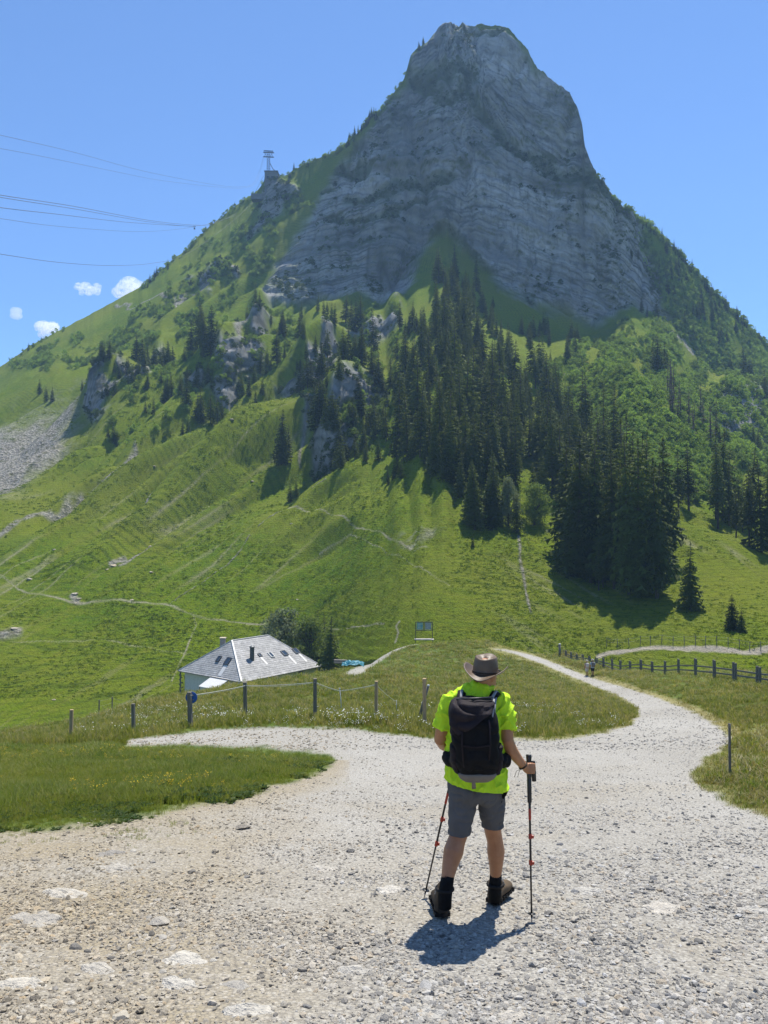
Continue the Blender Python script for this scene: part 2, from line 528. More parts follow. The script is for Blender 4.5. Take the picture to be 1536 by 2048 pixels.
# relief ------------------------------------------------------------------------------------------------------
rgh = np.maximum(rock * (1 - .55 * veg), outc)
rt = sstep(885, 965, PXG + 30 * pn(X * .03, Z * .03, 3)); up_t = sstep(40, -40, PYG - (190 + (PXG - 930) * .62))
ang = np.radians(4 - 56 * rt * (.58 + .42 * up_t) + 10 * pn(X * .008, Z * .008, 6.1) + 14 * (1 - rt) * pn(X * .014, Z * .014, 2.2))
wx, wz = X + 5 * pn(X * .03, Z * .03, 8), Z + 5 * pn(X * .03, Z * .03, 18)
al, ac = wx * np.cos(ang) + wz * np.sin(ang), -wx * np.sin(ang) + wz * np.cos(ang)
beds = 3.4 * pn(al * .010, ac * .050, 1) + 2.0 * pn(al * .022, ac * .13, 5) + 1.1 * pn(al * .04, ac * .33, 9) + .5 * pn(al * .10, ac * .85, 2) + .25 * pn(al * .2, ac * 1.9, 2)
saw = lambda s, p: (lambda f: np.where(f < .8, f / .8, (1 - f) / .2))(np.mod(s, 1.0)) ** p
beds += 1.3 * (saw(ac / 13. + .9 * pn(al * .02, ac * .03, 4), 1.3) - .5) * np.clip(.5 + 1.2 * pn(al * .012, ac * .02, 7), 0, 1.2)
gull = -6.5 * (1 - np.abs(pn(X * .026 + .35 * pn(Z * .02, X * .02, 1), Z * .006, 4.2))) ** 5 - 2.2 * (1 - np.abs(pn(X * .11 + .4 * pn(Z * .05, X * .03, 1), Z * .015, 2.2))) ** 6 + 1.4
crack = np.maximum.reduce([.75 * (1 - np.abs(pn(al * .012, ac * .11, 3.3))) ** 12, .9 * (1 - np.abs(pn(al * .025, ac * .30, 8.3))) ** 9, .6 * (1 - np.abs(pn(al * .05, ac * .8, 1.3))) ** 7,
                           .75 * (1 - np.abs(pn(X * .10 + .5 * pn(Z * .03, X * .03, 1), Z * .010, 2.2))) ** 11 * np.clip(.4 + 1.4 * pn(X * .02, Z * .02, 15), 0, 1)])
crack = np.clip(crack * (.55 + .9 * np.clip(.5 + pn(X * .02, Z * .025, 31), 0, 1)), 0, 1)
pale = np.clip(-.75 * outc * (1 - rock) + .5 + .8 * fbm(al * .02, ac * .06, 4, 1.0, 4) + .45 * rt * up_t - .22 * (1 - rt), 0, 1)  # outcrops get a darker albedo: the shade on their faces put into colour
fine = 1.9 * fbm(X, Y, Z, .09, 3) + .9 * np.abs(fbm(X, Y, Z, .35, 3)) + .35 * pn(X * 1.1, Y * 1.1, Z * 1.1)
crag = fine * 1.5 + 4.2 * np.abs(pn((X + Z * .8) * .09, (Z - X * .5) * .03, 1.5)) + 1.0 * saw((Z - .9 * X) / 4.2 + .5 * pn(X * .1, Z * .1, 3), 1)
buttress = 10 * fbm(X, 0 * Y, Z * .4, .015, 3)
disp = rock * (buttress + beds * (1 - .4 * veg) + gull + fine - 2.2 * veg) + outc * (1 - rock) * (.3 + .62 * crag) + outd * (1 - rock)
edge = line_dist(PXG, PYG, [(890, 462), (905, 380), (935, 300), (930, 205), (900, 60)])
disp += rock * 7 * np.exp(-(edge / 55) ** 2)
upper = in_poly(PXG, PYG, [(925, 205), (1000, 262), (1185, 362), (1185, 40), (880, 40), (930, 120)])
disp -= rock * 0.0
# soft slope relief: ribs and hollows down the fall line
left = sstep(800, 640, PXG); right = sstep(950, 1150, PXG)
s1 = PXG * .56 + PYG * .83; s2 = -PXG * .5 + PYG * .86
up = sstep(1230, 900, PYG) * sstep(2.0, 1.0, T)
rib1 = np.abs(pn(s1 / 62., (PXG * .83 - PYG * .56) / 420., 4.4)) + .5 * np.abs(pn(s1 / 27., (PXG * .83 - PYG * .56) / 230., 1.4))
rib2 = np.abs(pn(s2 / 70., (PXG * .86 + PYG * .5) / 420., 2.4)) + .5 * np.abs(pn(s2 / 30., (PXG * .86 + PYG * .5) / 260., 8.4))
rib0 = np.abs(pn(PXG / 48., PYG / 330., 8.8))
soft = (left * rib1 + right * rib2 + (1 - left) * (1 - right) * (.45 + .35 * (rib0 - .3)))
zadd = (1 - rock) * (up * (8.5 + 7 * left) * (soft - .45) + .55 * (soft - .4) + 1.6 * fbm(X, Y, Z, .022, 3) * sstep(0, .12, T) + .30 * fbm(X, Y, Z, .16, 3) + .10 * pn(X * .8, Y * .8, Z * .8))
terr = np.mod(Z / 1.25 + 1.1 * fbm(X, Y, Z, .05, 3), 1.0)
zadd += (1 - rock) * (1 - outc) * (.26 + .16 * left) * (np.where(terr < .72, terr / .72, (1 - terr) / .28) - .5) * sstep(.6, .05, T) * (.55 + .8 * pn(X * .03, Y * .03, 3))
zadd += scree * .5 * np.abs(fbm(X, Y, Z, .5, 2)) * (1 - rock)
edgefade = sstep(2.0, 1.97, T)
disp *= np.where(back, .5, .5 + .5 * edgefade)
zadd *= np.where(back, .3, edgefade * .85 + .15)
Xd, Yd, Zd = X - disp * (X / Y) * .6, Y - disp, Z + zadd + .12 * disp
Zd[0] -= 4.0; Zd[1] -= 2.0
# the slope where steep turns to bare rock, ledges in the cliff keep grass
dzr = np.gradient(Zd, axis=0); dyr = np.gradient(Yd, axis=0)
steep = np.abs(dzr) / (np.abs(dyr) + .02)
veg = np.maximum(veg, rock * sstep(1.5, .6, steep) * sstep(-.5, .2, pn(X * .06, Z * .06, 11)))
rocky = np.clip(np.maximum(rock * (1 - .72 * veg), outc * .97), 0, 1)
MP = np.stack([Xd, Yd, Zd], -1)
MX = PXC

def m_at(px, py, sink=0.0):
    j = int(np.clip(np.interp(px, MX, np.arange(NC)), 0, NC - 1))
    col = PYG[:NS + NK, j]
    i = int(np.clip(np.searchsorted(-col, -py), 0, NS + NK - 1))
    p = MP[i, j].copy(); p[2] -= sink
    return p

def m_at_many(px, py):
    j = np.clip(np.interp(px, MX, np.arange(NC)).astype(int), 0, NC - 1)
    out = np.zeros((len(px), 3)); ij = np.zeros((len(px), 2), int)
    for jj in np.unique(j):
        s = np.where(j == jj)[0]
        i = np.clip(np.searchsorted(-PYG[:NS + NK, jj], -py[s]), 0, NS + NK - 1)
        out[s] = MP[i, jj]; ij[s, 0] = i; ij[s, 1] = jj
    return out, ij

def split_grid(P, mask_face, name):
    R, C_ = P.shape[:2]
    idx = np.arange(R * C_).reshape(R, C_)
    f = np.stack([idx[:-1, :-1], idx[:-1, 1:], idx[1:, 1:], idx[1:, :-1]], -1)[mask_face]
    used, inv = np.unique(f.ravel(), return_inverse=True)
    return mesh_np(name, P.reshape(-1, 3)[used], inv.reshape(-1, 4), True), used

# ------------------------------------------------------------------ materials of the ground
def slope_material():
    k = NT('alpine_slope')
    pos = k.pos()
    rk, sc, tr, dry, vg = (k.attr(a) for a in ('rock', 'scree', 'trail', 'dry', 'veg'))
    # grass
    n1 = k.noise(.035, 4, pos, .6); n2 = k.noise(.35, 5, pos, .65); n3 = k.noise(2.2, 4, pos, .7); n4 = k.noise(.012, 3, pos, .5)
    g = k.mix(k.ramp(n1, [(.35, 0), (.68, 1)]), (.128, .225, .005), (.212, .298, .006))
    g = k.mix(k.ramp(n2, [(.42, 0), (.72, 1)]), g, (.225, .275, .012))
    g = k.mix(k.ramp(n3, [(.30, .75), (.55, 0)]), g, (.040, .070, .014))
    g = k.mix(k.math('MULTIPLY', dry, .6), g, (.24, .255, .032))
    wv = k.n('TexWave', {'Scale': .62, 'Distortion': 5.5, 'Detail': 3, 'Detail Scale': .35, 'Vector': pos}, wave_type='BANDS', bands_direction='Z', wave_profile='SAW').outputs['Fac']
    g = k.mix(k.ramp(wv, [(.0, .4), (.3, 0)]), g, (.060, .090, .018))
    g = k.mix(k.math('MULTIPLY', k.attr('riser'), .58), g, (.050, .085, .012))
    # low shrubs and herbs on ledges
    v = k.mix(k.ramp(n3, [(.35, 0), (.65, 1)]), (.050, .078, .034), (.095, .125, .052))
    g = k.mix(k.math('MULTIPLY', vg, .9), g, v)
    # loose stones
    vor = k.n('TexVoronoi', {'Scale': 1.3, 'Vector': pos, 'Randomness': 1.0})
    stc = k.mix(k.ramp(vor.outputs['Color'], [(.2, 0), (.8, 1)]), (.23, .215, .18), (.43, .405, .35))
    stc = k.mix(k.ramp(n2, [(.5, 0), (.66, .8)]), stc, (.10, .11, .04))
    tc = k.mix(k.ramp(n3, [(.3, 0), (.7, 1)]), (.38, .335, .25), (.56, .51, .41))
    # rock
    mp = k.mapped(pos, (1, 1, .16))
    r1 = k.noise(.06, 5, pos, .6); r2 = k.noise(.35, 6, mp, .65, .6); r3 = k.noise(1.6, 5, pos, .7)
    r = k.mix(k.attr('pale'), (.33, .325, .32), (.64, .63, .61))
    r = k.mix(k.ramp(r2, [(.36, .75), (.52, 0)]), r, (.25, .25, .25))
    r = k.mix(k.ramp(r3, [(.5, 0), (.75, .6)]), r, (.60, .59, .57))
    band = k.noise(.05, 6, k.mapped(k.n('Mapping', {'Vector': pos, 'Rotation': (0, math.radians(-28), 0)}).outputs[0], (.18, .18, 2.2)), .65, .5)
    r = k.mix(k.ramp(band, [(.38, .75), (.54, 0)]), r, (.29, .29, .285))
    r = k.mix(k.ramp(k.noise(.14, 4, pos), [(.56, 0), (.66, .55)]), r, (.045, .065, .030))
    r = k.mix(k.attr('crack'), r, (.075, .08, .075))
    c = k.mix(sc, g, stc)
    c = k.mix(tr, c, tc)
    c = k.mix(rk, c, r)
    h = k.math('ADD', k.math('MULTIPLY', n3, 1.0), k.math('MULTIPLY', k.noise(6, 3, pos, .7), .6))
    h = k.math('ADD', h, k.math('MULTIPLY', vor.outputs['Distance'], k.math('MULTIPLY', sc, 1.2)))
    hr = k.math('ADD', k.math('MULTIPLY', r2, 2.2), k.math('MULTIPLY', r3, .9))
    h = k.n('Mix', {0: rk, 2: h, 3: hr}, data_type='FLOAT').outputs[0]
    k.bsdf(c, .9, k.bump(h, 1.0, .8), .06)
    return k.m
SLOPE = slope_material()

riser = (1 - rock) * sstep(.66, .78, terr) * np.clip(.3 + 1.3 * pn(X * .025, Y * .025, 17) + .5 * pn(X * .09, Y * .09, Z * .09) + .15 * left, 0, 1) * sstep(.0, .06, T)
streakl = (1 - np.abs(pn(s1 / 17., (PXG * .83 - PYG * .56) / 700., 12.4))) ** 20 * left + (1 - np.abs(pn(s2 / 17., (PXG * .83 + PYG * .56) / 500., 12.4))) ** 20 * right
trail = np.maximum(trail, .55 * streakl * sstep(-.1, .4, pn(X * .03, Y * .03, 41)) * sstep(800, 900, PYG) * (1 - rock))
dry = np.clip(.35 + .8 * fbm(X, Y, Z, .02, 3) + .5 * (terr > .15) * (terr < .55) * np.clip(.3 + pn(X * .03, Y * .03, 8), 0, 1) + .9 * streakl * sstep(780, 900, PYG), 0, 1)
fr = rocky
face_rock = (fr[:-1, :-1] + fr[1:, 1:] + fr[1:, :-1] + fr[:-1, 1:]) / 4 > .5
cliffmask = rock > .5
fc = cliffmask[:-1, :-1]
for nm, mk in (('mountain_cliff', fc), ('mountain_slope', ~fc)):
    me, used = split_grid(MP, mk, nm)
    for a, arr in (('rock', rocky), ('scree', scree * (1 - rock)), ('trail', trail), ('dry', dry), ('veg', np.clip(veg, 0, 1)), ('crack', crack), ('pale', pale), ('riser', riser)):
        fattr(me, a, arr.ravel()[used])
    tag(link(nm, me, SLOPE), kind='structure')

# ------------------------------------------------------------------ THE NEAR GROUND: road, meadow mound, hollow of the hut (thin plate spline)
ctl = []
def cp(px, py, d): ctl.append(pix(px, py, d))
for y in (-6, 0, 4, 9, 15):
    for x in (-14, -6, 0, 6, 14):
        ctl.append(np.array([x, y, -1.645 - .195 * y]))
for a in [(142, 1478, 36), (267, 1462, 36), (380, 1453, 30), (490, 1440, 27.5), (630, 1435, 26.5), (752, 1437, 26), (850, 1452, 23), (60, 1500, 33), (-200, 1520, 34),
          (130, 1452, 50), (250, 1412, 54), (350, 1388, 56), (500, 1366, 60), (640, 1346, 65), (690, 1338, 72), (-100, 1480, 50),
          (900, 1400, 45), (1000, 1420, 40), (1150, 1380, 62), (950, 1320, 85), (850, 1300, 94), (830, 1289, 101), (950, 1287, 102), (780, 1305, 97), (740, 1330, 90),
          (1280, 1430, 35), (1250, 1400, 48), (1190, 1370, 66), (1130, 1340, 84), (1060, 1312, 98), (1000, 1300, 104),
          (1400, 1430, 33), (1460, 1470, 24), (1460, 1555, 13.2), (1300, 1390, 50), (1200, 1362, 72), (1180, 1352, 85),
          (1500, 1367, 45), (1445, 1360, 50), (1390, 1353, 57), (1340, 1350, 64), (1290, 1342, 76), (1240, 1340, 80), (1180, 1325, 92), (1125, 1300, 102),
          (1700, 1400, 38), (1536, 1400, 34), (1536, 1450, 22), (1536, 1520, 14.8), (1800, 1360, 70), (870, 1472, 22.5), (1100, 1473, 22.5)]:
    cp(*a)
for px, d, z in [(150, 84, -28.5), (350, 88, -27.5), (500, 92, -26), (600, 96, -24.5), (-200, 80, -29)]:
    ctl.append(np.array([(px - 768) / F * d, d, z]))
for px in (-400, -100, 200, 400, 540, 680, 760, 830, 920, 1060, 1200, 1340, 1500, 1750):
    p = pix(px, float(Bpy(px)), float(Bd(px))); p[2] -= .3; ctl.append(p)
    p = pix(px, float(Bpy(px)), float(Bd(px))); p[0] *= 1.28; p[1] *= 1.28; p[2] -= 1.0; ctl.append(p)
ctl = np.array(ctl)
def tps_fit(P, lam=.02):
    n = len(P)
    r2 = ((P[:, None, :2] - P[None, :, :2]) ** 2).sum(-1) / 2500.
    K = np.where(r2 > 0, .5 * r2 * np.log(r2 + 1e-12), 0) + lam * np.eye(n) * .05
    A = np.zeros((n + 3, n + 3)); A[:n, :n] = K; A[:n, n] = 1; A[:n, n + 1:] = P[:, :2] / 50.; A[n:, :n] = A[:n, n:].T
    return np.linalg.solve(A, np.concatenate([P[:, 2], np.zeros(3)]))
_w = tps_fit(ctl)
def ground_z(x, y):
    x = np.asarray(x, float); y = np.asarray(y, float); sh = x.shape
    x = x.ravel(); y = y.ravel(); out = np.zeros(len(x))
    for s in range(0, len(x), 60000):
        xx, yy = x[s:s + 60000], y[s:s + 60000]
        r2 = ((xx[:, None] - ctl[None, :, 0]) ** 2 + (yy[:, None] - ctl[None, :, 1]) ** 2) / 2500.
        out[s:s + 60000] = (np.where(r2 > 0, .5 * r2 * np.log(r2 + 1e-12), 0)) @ _w[:-3] + _w[-3] + _w[-2] * xx / 50 + _w[-1] * yy / 50
    return out.reshape(sh)

AZ = np.radians(np.concatenate([np.linspace(-110, -31, 60)[:-1], np.linspace(-31, 31, 560), np.linspace(31, 110, 60)[1:]]))
RR = np.concatenate([np.geomspace(.5, 30, 330)[:-1], np.geomspace(30, 175, 210)])
AG, RG = np.meshgrid(AZ, RR)
GX, GY = np.sin(AG) * RG, np.cos(AG) * RG
GZ = ground_z(GX, GY)
GZ += .035 * fbm(GX, GY, 0, .35, 3) * sstep(1, 4, RG) + .12 * fbm(GX, GY, 3, .12, 3) * sstep(18, 40, RG) + .012 * fbm(GX, GY, 0, 2.2, 3) + .25 * fbm(GX, GY, 5, .04, 2) * sstep(35, 60, RG)

# regions in photo pixels -> world
gp = np.stack([GX, GY, GZ], -1)
fwd = gp[..., 1] * cP + gp[..., 2] * sP
GPX, GPY = proj(np.where((fwd > .3)[..., None], gp, np.array([0, 1, -50.])))
ROAD = [(-900, 2700), (-900, 1800), (-300, 1690), (0, 1668), (60, 1662), (150, 1652), (230, 1646), (300, 1634), (420, 1607), (500, 1588), (580, 1566), (640, 1542), (668, 1526), (660, 1512), (620, 1502), (540, 1494),
        (400, 1490), (250, 1487), (262, 1480), (330, 1470), (420, 1461), (520, 1456), (620, 1455), (700, 1459), (780, 1468), (870, 1477), (960, 1480), (1060, 1480), (1150, 1476),
        (1215, 1464), (1265, 1446), (1280, 1430), (1268, 1410), (1235, 1390), (1190, 1373), (1140, 1352), (1085, 1328), (1030, 1308), (985, 1297), (1012, 1299), (1060, 1309),
        (1100, 1322), (1150, 1343), (1200, 1361), (1260, 1378), (1320, 1397), (1390, 1426), (1440, 1455), (1458, 1478), (1440, 1500), (1405, 1522), (1385, 1550), (1400, 1575), (1450, 1600), (1536, 1640), (1700, 1720), (2500, 2050), (2500, 2700)]
wob = np.interp(GPY, [1300, 1400, 1500, 1700, 2000], [.8, 3.5, 10, 19, 26])
gpx = GPX + wob * 1.3 * fbm(GX, GY, 1, .9, 3); gpy = GPY + wob * .55 * fbm(GX, GY, 7, 1.1, 3)
road_sd = poly_sd(gpx, gpy, ROAD)
roadm = sstep(-wob * .6 - .5, wob * .5 + .5, road_sd)
PATH2 = [(700, 1352), (735, 1332), (770, 1310), (800, 1293), (822, 1287), (835, 1284)]
roadm = np.maximum(roadm, .9 * sstep(11, 5, line_dist(GPX, GPY, PATH2) * np.interp(GPX, [700, 830], [.8, 2.0])) * (RG > 60))
behind = (GY < 3.0) & (np.abs(GX) < 6)
roadm = np.where(GY < 2.6, np.where(behind, 1, 0), roadm)
# tracks of mown / trodden dry grass along the road edge on the right
trod = sstep(16, 4, line_dist(GPX, GPY, [(1190, 1352), (1260, 1375), (1330, 1400), (1400, 1425), (1470, 1465)]) * np.interp(GPY, [1350, 1470], [1.6, .8])) * (RG > 14)
trod = np.maximum(trod, sstep(40, 8, poly_sd(gpx, gpy, [(1440, 1500), (1536, 1470), (1700, 1500), (1700, 1700), (1536, 1640), (1420, 1580), (1390, 1550)]) * -1) * .55)
trod = np.maximum(trod, .7 * sstep(14, 3, np.abs(road_sd)) * (RG > 16) * (GPX > 900))
dirt = np.clip(sstep(900, 200, GPX + 120 * fbm(GX, GY, 2, .5, 2)) * sstep(1500, 1640, GPY) * (.75 + .6 * fbm(GX, GY, 4, .8, 3)), 0, 1)
dirt = np.maximum(dirt, sstep(60, 5, road_sd) * .9 * (GPX < 700) * (GPY > 1520))
dirt = np.maximum(dirt, .3 * sstep(-.1, .5, fbm(GX, GY, 9, .5, 3)) * sstep(1480, 1600, GPY))
EXC = in_poly(GPX, GPY, [(640, 1352), (900, 1280), (1030, 1308), (1000, 1360)])

def ground_material():
    k = NT('meadow_and_gravel')
    pos = k.pos()
    rd, tr, dt = k.attr('road'), k.attr('trod'), k.attr('dirt')
    n1 = k.noise(.25, 4, pos); n2 = k.noise(3.0, 5, pos, .7); n3 = k.noise(22, 4, pos, .7)
    g = k.mix(k.ramp(n1, [(.35, 0), (.65, 1)]), (.085, .138, .016), (.135, .165, .024))
    g = k.mix(k.ramp(n2, [(.35, .7), (.6, 0)]), g, (.035, .052, .014))
    g = k.mix(k.math('MULTIPLY', tr, .85), g, (.27, .235, .10))
    v1 = k.n('TexVoronoi', {'Scale': 38, 'Vector': pos, 'Randomness': 1})
    v2 = k.n('TexVoronoi', {'Scale': 95, 'Vector': pos, 'Randomness': 1})
    v3 = k.n('TexVoronoi', {'Scale': 14, 'Vector': pos, 'Randomness': 1})
    bw = k.n('RGBToBW', {'Color': v1.outputs['Color']}).outputs[0]; bw2 = k.n('RGBToBW', {'Color': v2.outputs['Color']}).outputs[0]
    s = k.mix(bw, (.225, .212, .182), (.47, .45, .395))
    s = k.mix(k.math('MULTIPLY', bw2, .6), s, (.40, .375, .33))
    s = k.mix(k.ramp(n1, [(.4, 0), (.62, .5)]), s, (.47, .455, .415))
    d = k.mix(k.ramp(n3, [(.3, 0), (.7, 1)]), (.265, .215, .135), (.38, .325, .222))
    d = k.mix(k.ramp(bw, [(.6, 0), (.8, .6)]), d, (.45, .405, .335))
    s = k.mix(dt, s, d)
    edge = k.ramp(v1.outputs['Distance'], [(.35, 0), (.75, .55)])
    s = k.mix(edge, s, (.15, .135, .115))
    c = k.mix(rd, g, s)
    h = k.math('ADD', k.math('MULTIPLY', v1.outputs['Distance'], -1.0), k.math('MULTIPLY', v2.outputs['Distance'], -.4))
    h = k.math('ADD', h, k.math('MULTIPLY', v3.outputs['Distance'], -.9))
    h = k.math('ADD', h, k.math('MULTIPLY', n3, .5))
    k.bsdf(c, .92, k.bump(h, .8, .02), .2)
    return k.m
GROUND = ground_material()
gz_out = GZ - sstep(152, 175, RG) * 3.0
GP = np.stack([GX, GY, gz_out], -1)
gf = roadm[:-1, :-1] > .5
for nm, mk in (('gravel_road', gf), ('meadow_ground', ~gf)):
    me, used = split_grid(GP, mk, nm)
    for a, arr in (('road', roadm), ('trod', trod), ('dirt', dirt)):
        fattr(me, a, arr.ravel()[used])
    # far meadow matches the mountain slope material
    tag(link(nm, me, GROUND), kind='structure')

TE = GZ / GY
def g_at_many(px, py):
    """visible near-ground points for photo pixels; ok flag, indices"""
    px = np.asarray(px, float); py = np.asarray(py, float)
    u = (px - 768) / F; v = (1024 - py) / F
    az = np.arctan2(u, cP - v * sP)
    tv = tanel(py)
    jf = np.interp(az, AZ, np.arange(len(AZ)))
    j = np.clip(np.round(jf).astype(int), 0, len(AZ) - 1)
    out = np.zeros((len(px), 3)); ok = np.zeros(len(px), bool); ij = np.zeros((len(px), 2), int)
    for jj in np.unique(j):
        s = np.where(j == jj)[0]
        t = np.maximum.accumulate(TE[:, jj])
        i = np.searchsorted(t, tv[s])
        good = (i > 0) & (i < len(RR)); i = np.clip(i, 1, len(RR) - 1)
        t0, t1 = TE[i - 1, jj], TE[i, jj]
        w = np.clip((tv[s] - t0) / (t1 - t0 + 1e-12), 0, 1)
        r = RR[i - 1] + (RR[i] - RR[i - 1]) * w
        out[s, 0] = np.sin(az[s]) * r; out[s, 1] = np.cos(az[s]) * r
        out[s, 2] = GZ[i - 1, jj] + (GZ[i, jj] - GZ[i - 1, jj]) * w
        ok[s] = good; ij[s, 0] = i; ij[s, 1] = jj
    return out, ok, ij
def g_at(px, py):
    p, ok, _ = g_at_many([px], [py])
    return p[0]
def gz_at(x, y):
    az = math.atan2(x, y); r = math.hypot(x, y)
    a = np.interp(az, AZ, np.arange(len(AZ))); b = np.interp(r, RR, np.arange(len(RR)))
    i, j = min(int(b), len(RR) - 2), min(int(a), len(AZ) - 2); fi, fj = b - i, a - j
    return float(GZ[i, j] * (1 - fi) * (1 - fj) + GZ[i + 1, j] * fi * (1 - fj) + GZ[i, j + 1] * (1 - fi) * fj + GZ[i + 1, j + 1] * fi * fj)
print('sky check', [tuple(np.round(g_at(a, b), 1)) for a, b in [(955, 1825), (850, 1452), (630, 1435), (142, 1478), (1180, 1352), (740, 1330), (400, 1440), (1500, 1367)]])

# ------------------------------------------------------------------ air
def haze():
    b = MB(); b.box((0, 320, 135), (1240, 960, 420))
    k = NT('air')
    v = k.n('VolumePrincipled', {'Color': (.40, .65, 1.0, 1), 'Density': .00022, 'Anisotropy': .25})
    k.link(v.outputs[0], k.out.inputs['Volume'])
    o = b.build('haze', k.m)
    tag(o, kind='stuff')
haze()
# ------------------------------------------------------------------ plants: meshes
def needle_mat(name, c1, c2, trans=.25):
    k = NT(name)
    rnd = k.n('ObjectInfo').outputs['Random']
    f = k.noise(3.0, 3, k.pos(), .6)
    c = k.mix(k.ramp(f, [(.3, 0), (.7, 1)]), c1, c2)
    c = k.mix(1.0, c, k.ramp(rnd, [(0, .60), (1, 1.40)]), 'MULTIPLY')
    k.leaf(c, trans, k.mix(1.0, c, (1.3, 1.25, .55), 'MULTIPLY'), .7)
    return k.m
M_SPRUCE = needle_mat('spruce_needles', (.052, .078, .015), (.100, .120, .026))
M_DEAD = needle_mat('dead_needles', (.10, .082, .07), (.17, .14, .12), .1)
M_LEAF = needle_mat('broad_leaves', (.080, .125, .028), (.150, .195, .055), .4)
M_LEAFG = needle_mat('grey_leaves', (.16, .205, .10), (.28, .32, .19), .3)
M_ALDER = needle_mat('alder_leaves', (.12, .205, .035), (.23, .31, .075), .42)
M_BARK = simple_mat('bark', (.085, .066, .05), .9, 8, .5, .5)

def spruce_meshes(seed, n_whorl=24, wid=.15, low=.07, gap=.0):
    r = np.random.default_rng(seed)
    V = []; Fc = []
    lean = r.normal(0, .012, 2)
    def ctr(z): return np.array([lean[0] * z * z, lean[1] * z * z, z])
    for i in range(n_whorl):
        t = (i + r.uniform(-.3, .3)) / n_whorl
        t = min(max(t, 0), .985)
        z = low + (1 - low) * t ** .92
        R = wid * (1 - t) ** .78 * (.62 + .38 * min(1, t / .12)) + .006
        nb = int(8 - 3 * t)
        a0 = r.uniform(0, 6.28)
        for b in range(nb):
            if r.random() < gap:
                continue
            a = a0 + b * 6.283 / nb + r.normal(0, .22)
            L = R * r.uniform(.68, 1.22)
            d = np.array([math.cos(a), math.sin(a), 0]); s = np.array([-d[1], d[0], 0])
            drop = L * (r.uniform(.25, .6) if t < .75 else r.uniform(-.5, .1))
            c = ctr(z)
            sp = [c + d * L * q + np.array([0, 0, -drop * q * (1.25 - .35 * q)]) for q in (0, .38, .72, 1.0)]
            w = L * r.uniform(.30, .46)
            o = len(V)
            V += sp
            for q, ww in ((.30, .75), (.60, 1.0), (.88, .55)):
                p = c + d * L * q + np.array([0, 0, -drop * q * (1.25 - .35 * q)])
                for sg in (-1, 1):
                    V.append(p + s * sg * w * ww * r.uniform(.7, 1.25) + d * L * .10 - np.array([0, 0, L * r.uniform(.05, .24)]))
            for q in range(3):
                Fc.append((o + q, o + q + 1, o + 4 + q * 2)); Fc.append((o + q + 1, o + q, o + 5 + q * 2))
            # hanging twigs under the branch
            for q in (.45, .8):
                p = c + d * L * q + np.array([0, 0, -drop * q * (1.25 - .35 * q)])
                o2 = len(V)
                V += [p - d * L * .13, p + d * L * .13, p + d * L * .03 - np.array([0, 0, L * r.uniform(.2, .36)])]
                Fc.append((o2, o2 + 1, o2 + 2))
    o = len(V)
    for k in range(3):
        a = k * 2.1
        V += [ctr(.95) + np.array([.008 * math.cos(a), .008 * math.sin(a), 0]), ctr(.95) - np.array([.008 * math.cos(a), .008 * math.sin(a), 0]), ctr(1.0)]
        Fc.append((o + 3 * k, o + 3 * k + 1, o + 3 * k + 2))
    crown = mesh_np('spruce_crown', V, Fc)
    m = MB(); m.tube([ctr(-.04), ctr(.0), ctr(.3), ctr(.7), ctr(.97)], [.018, .014, .011, .006, .002], 6)
    return crown, m.mesh('spruce_trunk', True)

def leaf_mesh(seed, clumps, per, size, spread, hgt=1.0, base=.22, name='leafy_crown', flat=1.0):
    """leaf-sized faces spread in clumps through an uneven crown; unit height"""
    r = np.random.default_rng(seed)
    V = []; Fc = []
    cs = []
    for c in range(clumps):
        th = r.uniform(0, 6.283); u = r.uniform(0, 1) ** .6
        zz = r.uniform(base, 1.0) * hgt
        prof = math.sin(math.pi * min(max((zz / hgt - base * .6) / (1.04 - base * .6), 0), 1) ** .8) ** .6
        R = spread * prof * u
        cs.append((np.array([R * math.cos(th), R * math.sin(th), zz * .93]), spread * r.uniform(.20, .40)))
    for cen, cr in cs:
        p = r.normal(size=(per, 3)); p /= np.linalg.norm(p, axis=1)[:, None]
        p *= (r.uniform(.35, 1, per) ** .5)[:, None] * cr
        p[:, 2] *= .8
        for q in p:
            a = r.normal(size=3); a /= np.linalg.norm(a)
            b = np.cross(a, q + r.normal(size=3) * .3 * cr); b /= np.linalg.norm(b) + 1e-9
            sz = size * r.uniform(.6, 1.4)
            o = len(V); c0 = cen + q
            V += [c0 - a * sz, c0 + b * sz * .6, c0 + a * sz, c0 - b * sz * .6]
            Fc.append((o, o + 1, o + 2, o + 3))
    return mesh_np(name, V, Fc), cs

def broad_trunk(cs, seed, name='tree_trunk', rad=.03):
    m = MB(); r = random.Random(seed)
    m.tube([(0, 0, -.03), (0.005, 0, .2), (.01, .01, .5), (0, .01, .85)], [rad, rad * .75, rad * .5, rad * .15], 7)
    for c, cr in cs[::3]:
        z0 = max(.12, c[2] * .55)
        m.tube([(0, 0, z0), (c[0] * .55, c[1] * .55, (z0 + c[2]) / 2 + .02), tuple(c)], [rad * .4, rad * .25, rad * .08], 5)
    return m.mesh(name, True)

